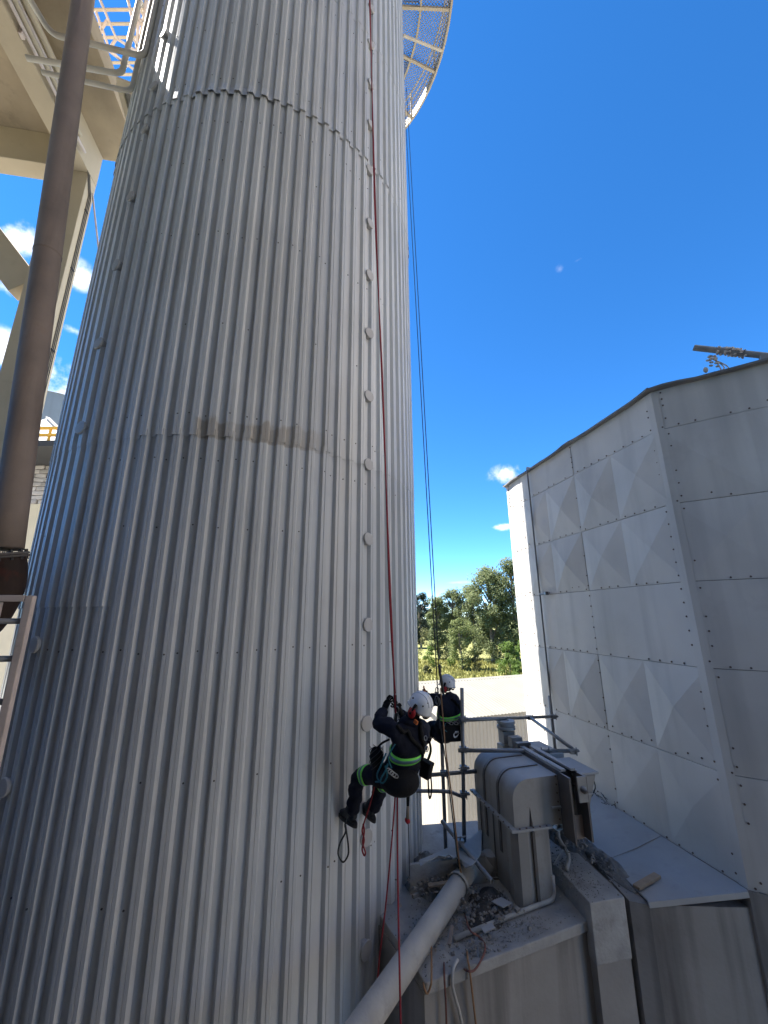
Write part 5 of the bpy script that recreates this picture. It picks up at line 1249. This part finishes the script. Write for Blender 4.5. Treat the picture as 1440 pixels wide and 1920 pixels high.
loop('foot_loop', 'long dark webbing loop hanging below the front climber\'s left boot', [atd(652, 1527, dW), atd(647, 1546, dW), atd(648, 1560, dW), atd(638, 1580, dW), atd(634, 1600, dW), atd(640, 1614, dW), atd(646, 1615, dW), atd(653, 1602, dW), atd(653, 1585, dW), atd(650, 1562, dW), atd(648, 1547, dW)], .008, M['blackrope'], 'webbing foot loops')
loop('foot_loop', 'twisted dark red cord loop hanging below the front climber\'s right boot', [atd(703, 1470, 3.8), atd(698, 1492, 3.82), atd(690, 1520, 3.85), atd(682, 1545, 3.9), atd(679, 1558, 3.9), atd(683, 1575, 3.9), atd(679, 1592, 3.9), atd(683, 1604, 3.9), atd(685, 1598, 3.9), atd(680, 1580, 3.9), atd(683, 1560, 3.9), atd(681, 1545, 3.9)], .008, M['redrope'], 'webbing foot loops')

# --- far climber
D2 = 5.55
J2 = dict(pelvis=atd(840, 1376, D2), chest=atd(842, 1320, D2), neck=atd(838, 1299, D2 + .04), head=atd(835, 1287, D2 + .06),
          shL=atd(826, 1312, D2 - .12), elL=atd(807, 1312, D2 + .05), wrL=atd(800, 1306, D2 + .28), shR=atd(854, 1313, D2 + .12), elR=atd(838, 1322, D2 + .38), wrR=atd(823, 1312, D2 + .42),
          hipL=atd(828, 1377, D2 - .05), knL=atd(808, 1361, D2 + .34), cfL=atd(799, 1372, D2 + .42), anL=atd(791, 1386, D2 + .48),
          hipR=atd(838, 1380, D2 + .14), knR=atd(814, 1366, D2 + .5), cfR=atd(805, 1378, D2 + .58), anR=atd(797, 1392, D2 + .62))
hf2, hu2 = V((-.85, .50, .05)), V((.10, -.05, 1))
J2['crown'] = J2['head'] + hu2.normalized() * .055; J2['nose'] = J2['head'] + hf2.normalized() * .07
O2_ = J2['pelvis'].copy(); RAD2 = dict(RAD); RAD2.update(chest=(.20, .17), pelvis=(.20, .18), hipL=.125, hipR=.125, knL=.10, knR=.10, elL=.085, elR=.085, shL=.10, shR=.10)
p2_, body2 = climber('farther climber in navy coverall with white helmet, half hidden behind the nearer one', O2_, J2, RAD2, None, hf2, hu2)
L2 = lambda p: V(p) - O2_
h2_, HR2 = helmet(p2_, L2(atd(838.5, 1281, D2 + .05)), hf2, hu2)
for s_ in (1, -1):
    mb = MB(); mb.ell(L2(J2['head']) + HR2 @ V((.066, s_ * .026, .010)), HR2, (.009, .011, .008), 8, 6, v0=-.98, v1=.98); mb.build('eye', M['dark'], p2_, True)
mb = MB(); mb.ell(L2(J2['head']) + HR2 @ V((.055, 0, -.05)), HR2, (.016, .036, .028), 10, 6, v0=-.98, v1=.98); mb.build('beard', M['black'], p2_, True)
ax2 = (J2['chest'] - J2['pelvis']).normalized()
wb = band('reflective_band', body2, L2(atd(841, 1338, D2)), ax2 + V((-.12, 0, 0)), .062, M['hivis'], p2_, .008); band('silver_stripe', body2, L2(atd(841, 1338, D2)), ax2 + V((-.12, 0, 0)), .024, M['silver'], wb, .0105)
band('harness_belt', body2, L2(atd(840, 1362, D2)), ax2, .075, M['black'], p2_, .012)
for a, b_, k in (('hipL', 'knL', .35), ('hipR', 'knR', .35)): band('leg_loop', body2, L2(J2[a].lerp(J2[b_], k)), J2[b_] - J2[a], .055, M['black'], p2_, .012, rmax=.17)
backline(body2, [atd(852, 1306, D2 - .1), atd(858, 1322, D2 - .05), atd(862, 1340, D2 - .02), atd(862, 1358, D2)], .02, M['black'], 'shoulder_strap', p2_, O2_)
hand('glove', L2(J2['wrL']), V((-.5, .4, .6)), V((.1, .1, 1)), 1, p2_, 1.05)
hand('glove', L2(J2['wrR']), V((-.5, .1, .7)), V((.1, .1, 1)), -1, p2_, 1.05)
boot('boot', L2(J2['anL']), L2(atd(781, 1384, D2 + .68)), V((.1, -.1, 1)), p2_)
boot('boot', L2(J2['anR']), L2(atd(786, 1390, D2 + .82)), V((.1, -.1, 1)), p2_)
mb = MB()
for k in range(5): torus(L2(atd(841 + k * 4.5, 1353 + (k % 2) * 3, D2 - .22)), V((.4, -.9, .1)), .034, .0035, mb, .5, xdir=V((.3, .1, .9)))
mb.build('carabiner', M['steel'], p2_, True)
mb = MB(); mb.tube([L2(p) for p in cat_rom([atd(836, 1356, D2 - .2), atd(832, 1366, D2 - .22), atd(838, 1372, D2 - .22)], 5)], .006, 6); mb.build('teal_cord', M['teal'], p2_, True)
hb = thing('hip_bag', 'black bag with a white curved mark behind the farther climber', 'bag', atd(847, 1375, D2 - .17))
Rh = Matrix.Rotation(rad(10), 3, 'Z'); mb = MB(); mb.box((0, 0, 0), (.23, .10, .19), Rh); bevel(mb.build('bag', M['black'], hb), .02, 3)
mb = MB(); mb.box((0, 0, .09), (.235, .11, .03), Rh); bevel(mb.build('flap', M['black'], hb), .008)
fr = lambda x_, z_: Rh @ V((x_, -.0525, z_))
mb = MB(); crv = [(.002, .028), (-.012, -.002), (-.004, -.024), (.02, -.018), (.05, .006), (.066, .022)]
lo = [(.002, .028), (-.026, -.004), (-.014, -.042), (.02, -.036), (.05, -.004), (.066, .022)]
A_ = cat_rom([V((x_ + .03, z_, 0)) for x_, z_ in crv], 3); B_ = cat_rom([V((x_ + .03, z_, 0)) for x_, z_ in lo], 3); k = len(A_)
mb.add([fr(p.x, p.y) for p in A_] + [fr(p.x, p.y) for p in B_], [(i, k + i, k + i + 1, i + 1) for i in range(k - 1)])
for x0_, w_ in ((.030, .010), (.048, .010), (.066, .012)): mb.add([fr(x0_, .012), fr(x0_ + w_, .012), fr(x0_ + w_ + .004, .036), fr(x0_ + .004, .036)], [(0, 1, 2, 3)])
mb.add([fr(.030, .030), fr(.084, .030), fr(.084, .038), fr(.030, .038)], [(0, 1, 2, 3)])
mb.build('printed_mark', M['whitemark'], hb)
dv = thing('descender', 'orange handled rope device at the farther climber\'s hands', 'rope device', atd(796, 1300, D2 + .12))
mb = MB(); mb.box((0, 0, 0), (.05, .03, .09), Matrix.Rotation(.3, 3, 'Y')); bevel(mb.build('body', M['orange'], dv), .008)
mb = MB(); mb.tube([(0, 0, .03), (-.01, -.01, .10)], [.014, .009], 8); mb.build('handle', M['orange'], dv, True)
mb = MB(); torus((.035, 0, -.06), (.2, 1, 0), .035, .005, mb, .6); mb.build('carabiner', M['steel'], dv, True)
gl = thing('shock_pack', 'long black fall arrest pack on the rope above the farther climber', 'safety device', atd(824, 1262, D2 - .1))
mb = MB(); mb.tube(cat_rom([atd(824, 1247, D2 - .1), atd(825, 1262, D2 - .1), atd(829, 1285, D2 - .1), atd(831, 1300, D2 - .1)], 4), .028, 8, flat=.7); o = mb.build('pack', M['cable'], gl, True)
for v_ in o.data.vertices: v_.co -= V(gl.location)
mb = MB(); torus((-.04, 0, -.22), (.2, 1, 0), .04, .006, mb, .6); torus((-.05, 0, -.34), (.2, 1, 0), .05, .006, mb, .5); torus((-.03, 0, -.36), (.5, 1, 0), .05, .006, mb, .5); mb.build('carabiner', M['steel'], gl, True)

#================================================================== ROPES
RG1, RG2 = 'red ropes of the front climber', 'dark ropes of the farther climber'
def rope(label, pts, r, mat, group=None, n=5): return tubething('rope', label, 'rope', pts, r, mat, group, 6, n)
top1 = cylhit(692.5, 0, CR + .22); hand1 = atd(740, 1300, 3.72)
dir1 = (top1 - hand1); topA = hand1 + dir1 * ((PZ - .05 - hand1.z) / dir1.z)
rope('taut red rope the front climber holds, running up the chimney', [topA, top1, hand1.lerp(top1, .45) + V((-.02, 0, 0)), hand1, atd(742, 1330, 3.70)], .0085, M['redrope'], RG1)
top1b = cylhit(694, 0, CR + .20); topB = topA + V((.05, .03, 0))
rope('second red rope hanging close beside the taut one', [topB, top1b, atd(703, 380, 0 + (cylhit(703, 380, CR + .25)).y * 1.0) if False else cylhit(702, 380, CR + .26), cylhit(717, 700, CR + .42), atd(729, 1080, 3.9), atd(737, 1240, 3.75), atd(741, 1300, 3.74)], .0085, M['redrope'], RG1)
pk = lambda px, py, z: atz(px, py, z)
wp = lambda px, py: atplane(px, py, lf0 - back * .055, back)
rope('red rope hanging from the front climber to the pipe, left strand', [atd(742, 1478, 3.68), atd(736, 1560, 3.66), atd(724, 1690, 3.58), atd(711, 1800, 3.5), atd(708, 1840, 3.46)], .0075, M['redrope'], RG1)
rope('red rope hanging straight down in front of the dusty pipe', [atd(745, 1478, 3.66), atd(745, 1580, 3.5), atd(747, 1720, 3.15), atd(749, 1810, 2.95), atd(752, 1960, 2.75)], .0075, M['redrope'], RG1)
a2t, b2t = atz(757, 165, PZ - .1), atz(762, 165, PZ - .1)
rope('left one of the two dark ropes hanging clear of the chimney', [a2t, a2t.lerp(atd(818, 1250, D2 - .02), .5), atd(818, 1250, D2 - .02), atd(822, 1330, D2 - .15), atd(836, 1430, 5.0), atd(852, 1560, 4.6), atd(866, 1680, 4.3), atd(872, 1745, 4.2)], .0075, M['blackrope'], RG2)
rope('right one of the two dark ropes hanging clear of the chimney', [b2t, b2t.lerp(atd(823, 1250, D2 - .1), .5), atd(823, 1250, D2 - .1)], .0075, M['blackrope'], RG2)
rope('brown rope running from the farther climber over the dusty pipe', [atd(826, 1290, D2 - .16), atd(831, 1350, D2 - .35), atd(836, 1410, 4.9), atd(848, 1500, 4.6), atd(858, 1590, 4.4), atd(867, 1660, 4.3), atd(871, 1730, 4.2), pk(876, 1790, Z_L + .02), wp(881, 1822), wp(890, 1900), wp(897, 1960)], .0085, M['brownrope'], RG2)
rope('maroon rope lying in a wide loop on the roof', [atd(812, 1700, 4.02), atd(822, 1702, 3.95), atd(834, 1718, 3.95), atd(840, 1750, 4.0), atd(843, 1778, 4.03), atd(855, 1802, 3.99), pk(872, 1818, Z_L + .02), pk(888, 1820, Z_L + .02), pk(902, 1800, Z_L + .02), pk(910, 1775, Z_L + .03), pk(898, 1756, Z_L + .05), pk(880, 1742, Z_L + .1), atd(868, 1700, 4.28)], .0085, M['darkrope'], RG2)
rope('maroon rope draped over the dusty pipe and down the wall', [atd(806, 1713, 3.98), atd(818, 1716, 3.9), atd(829, 1732, 3.88), atd(832, 1765, 3.84), wp(833, 1830), wp(836, 1880), wp(838, 1960)], .0085, M['darkrope'], RG2)
rope('thick pale rope hanging down the wall edge', [pk(858, 1800, Z_L + .02), pk(850, 1816, Z_L + .03), wp(848, 1845), wp(855, 1875), wp(862, 1900), wp(874, 1960)], .014, M['pipe'], RG2)
rope('thin orange brown loop hanging under the dusty pipe', [atd(809, 1772, 3.60), wp(809, 1835), wp(807, 1850), wp(801, 1863), wp(795, 1850), atd(792, 1825, 3.5), atd(791, 1795, 3.52)], .008, M['brownrope'], RG2)
rope('thin dark cord hanging down the chimney below the red tool', [atd(765, 1535, 3.68), atd(767, 1590, 4.1), cylhit(768, 1655, CR + .05)], .004, M['cable'])
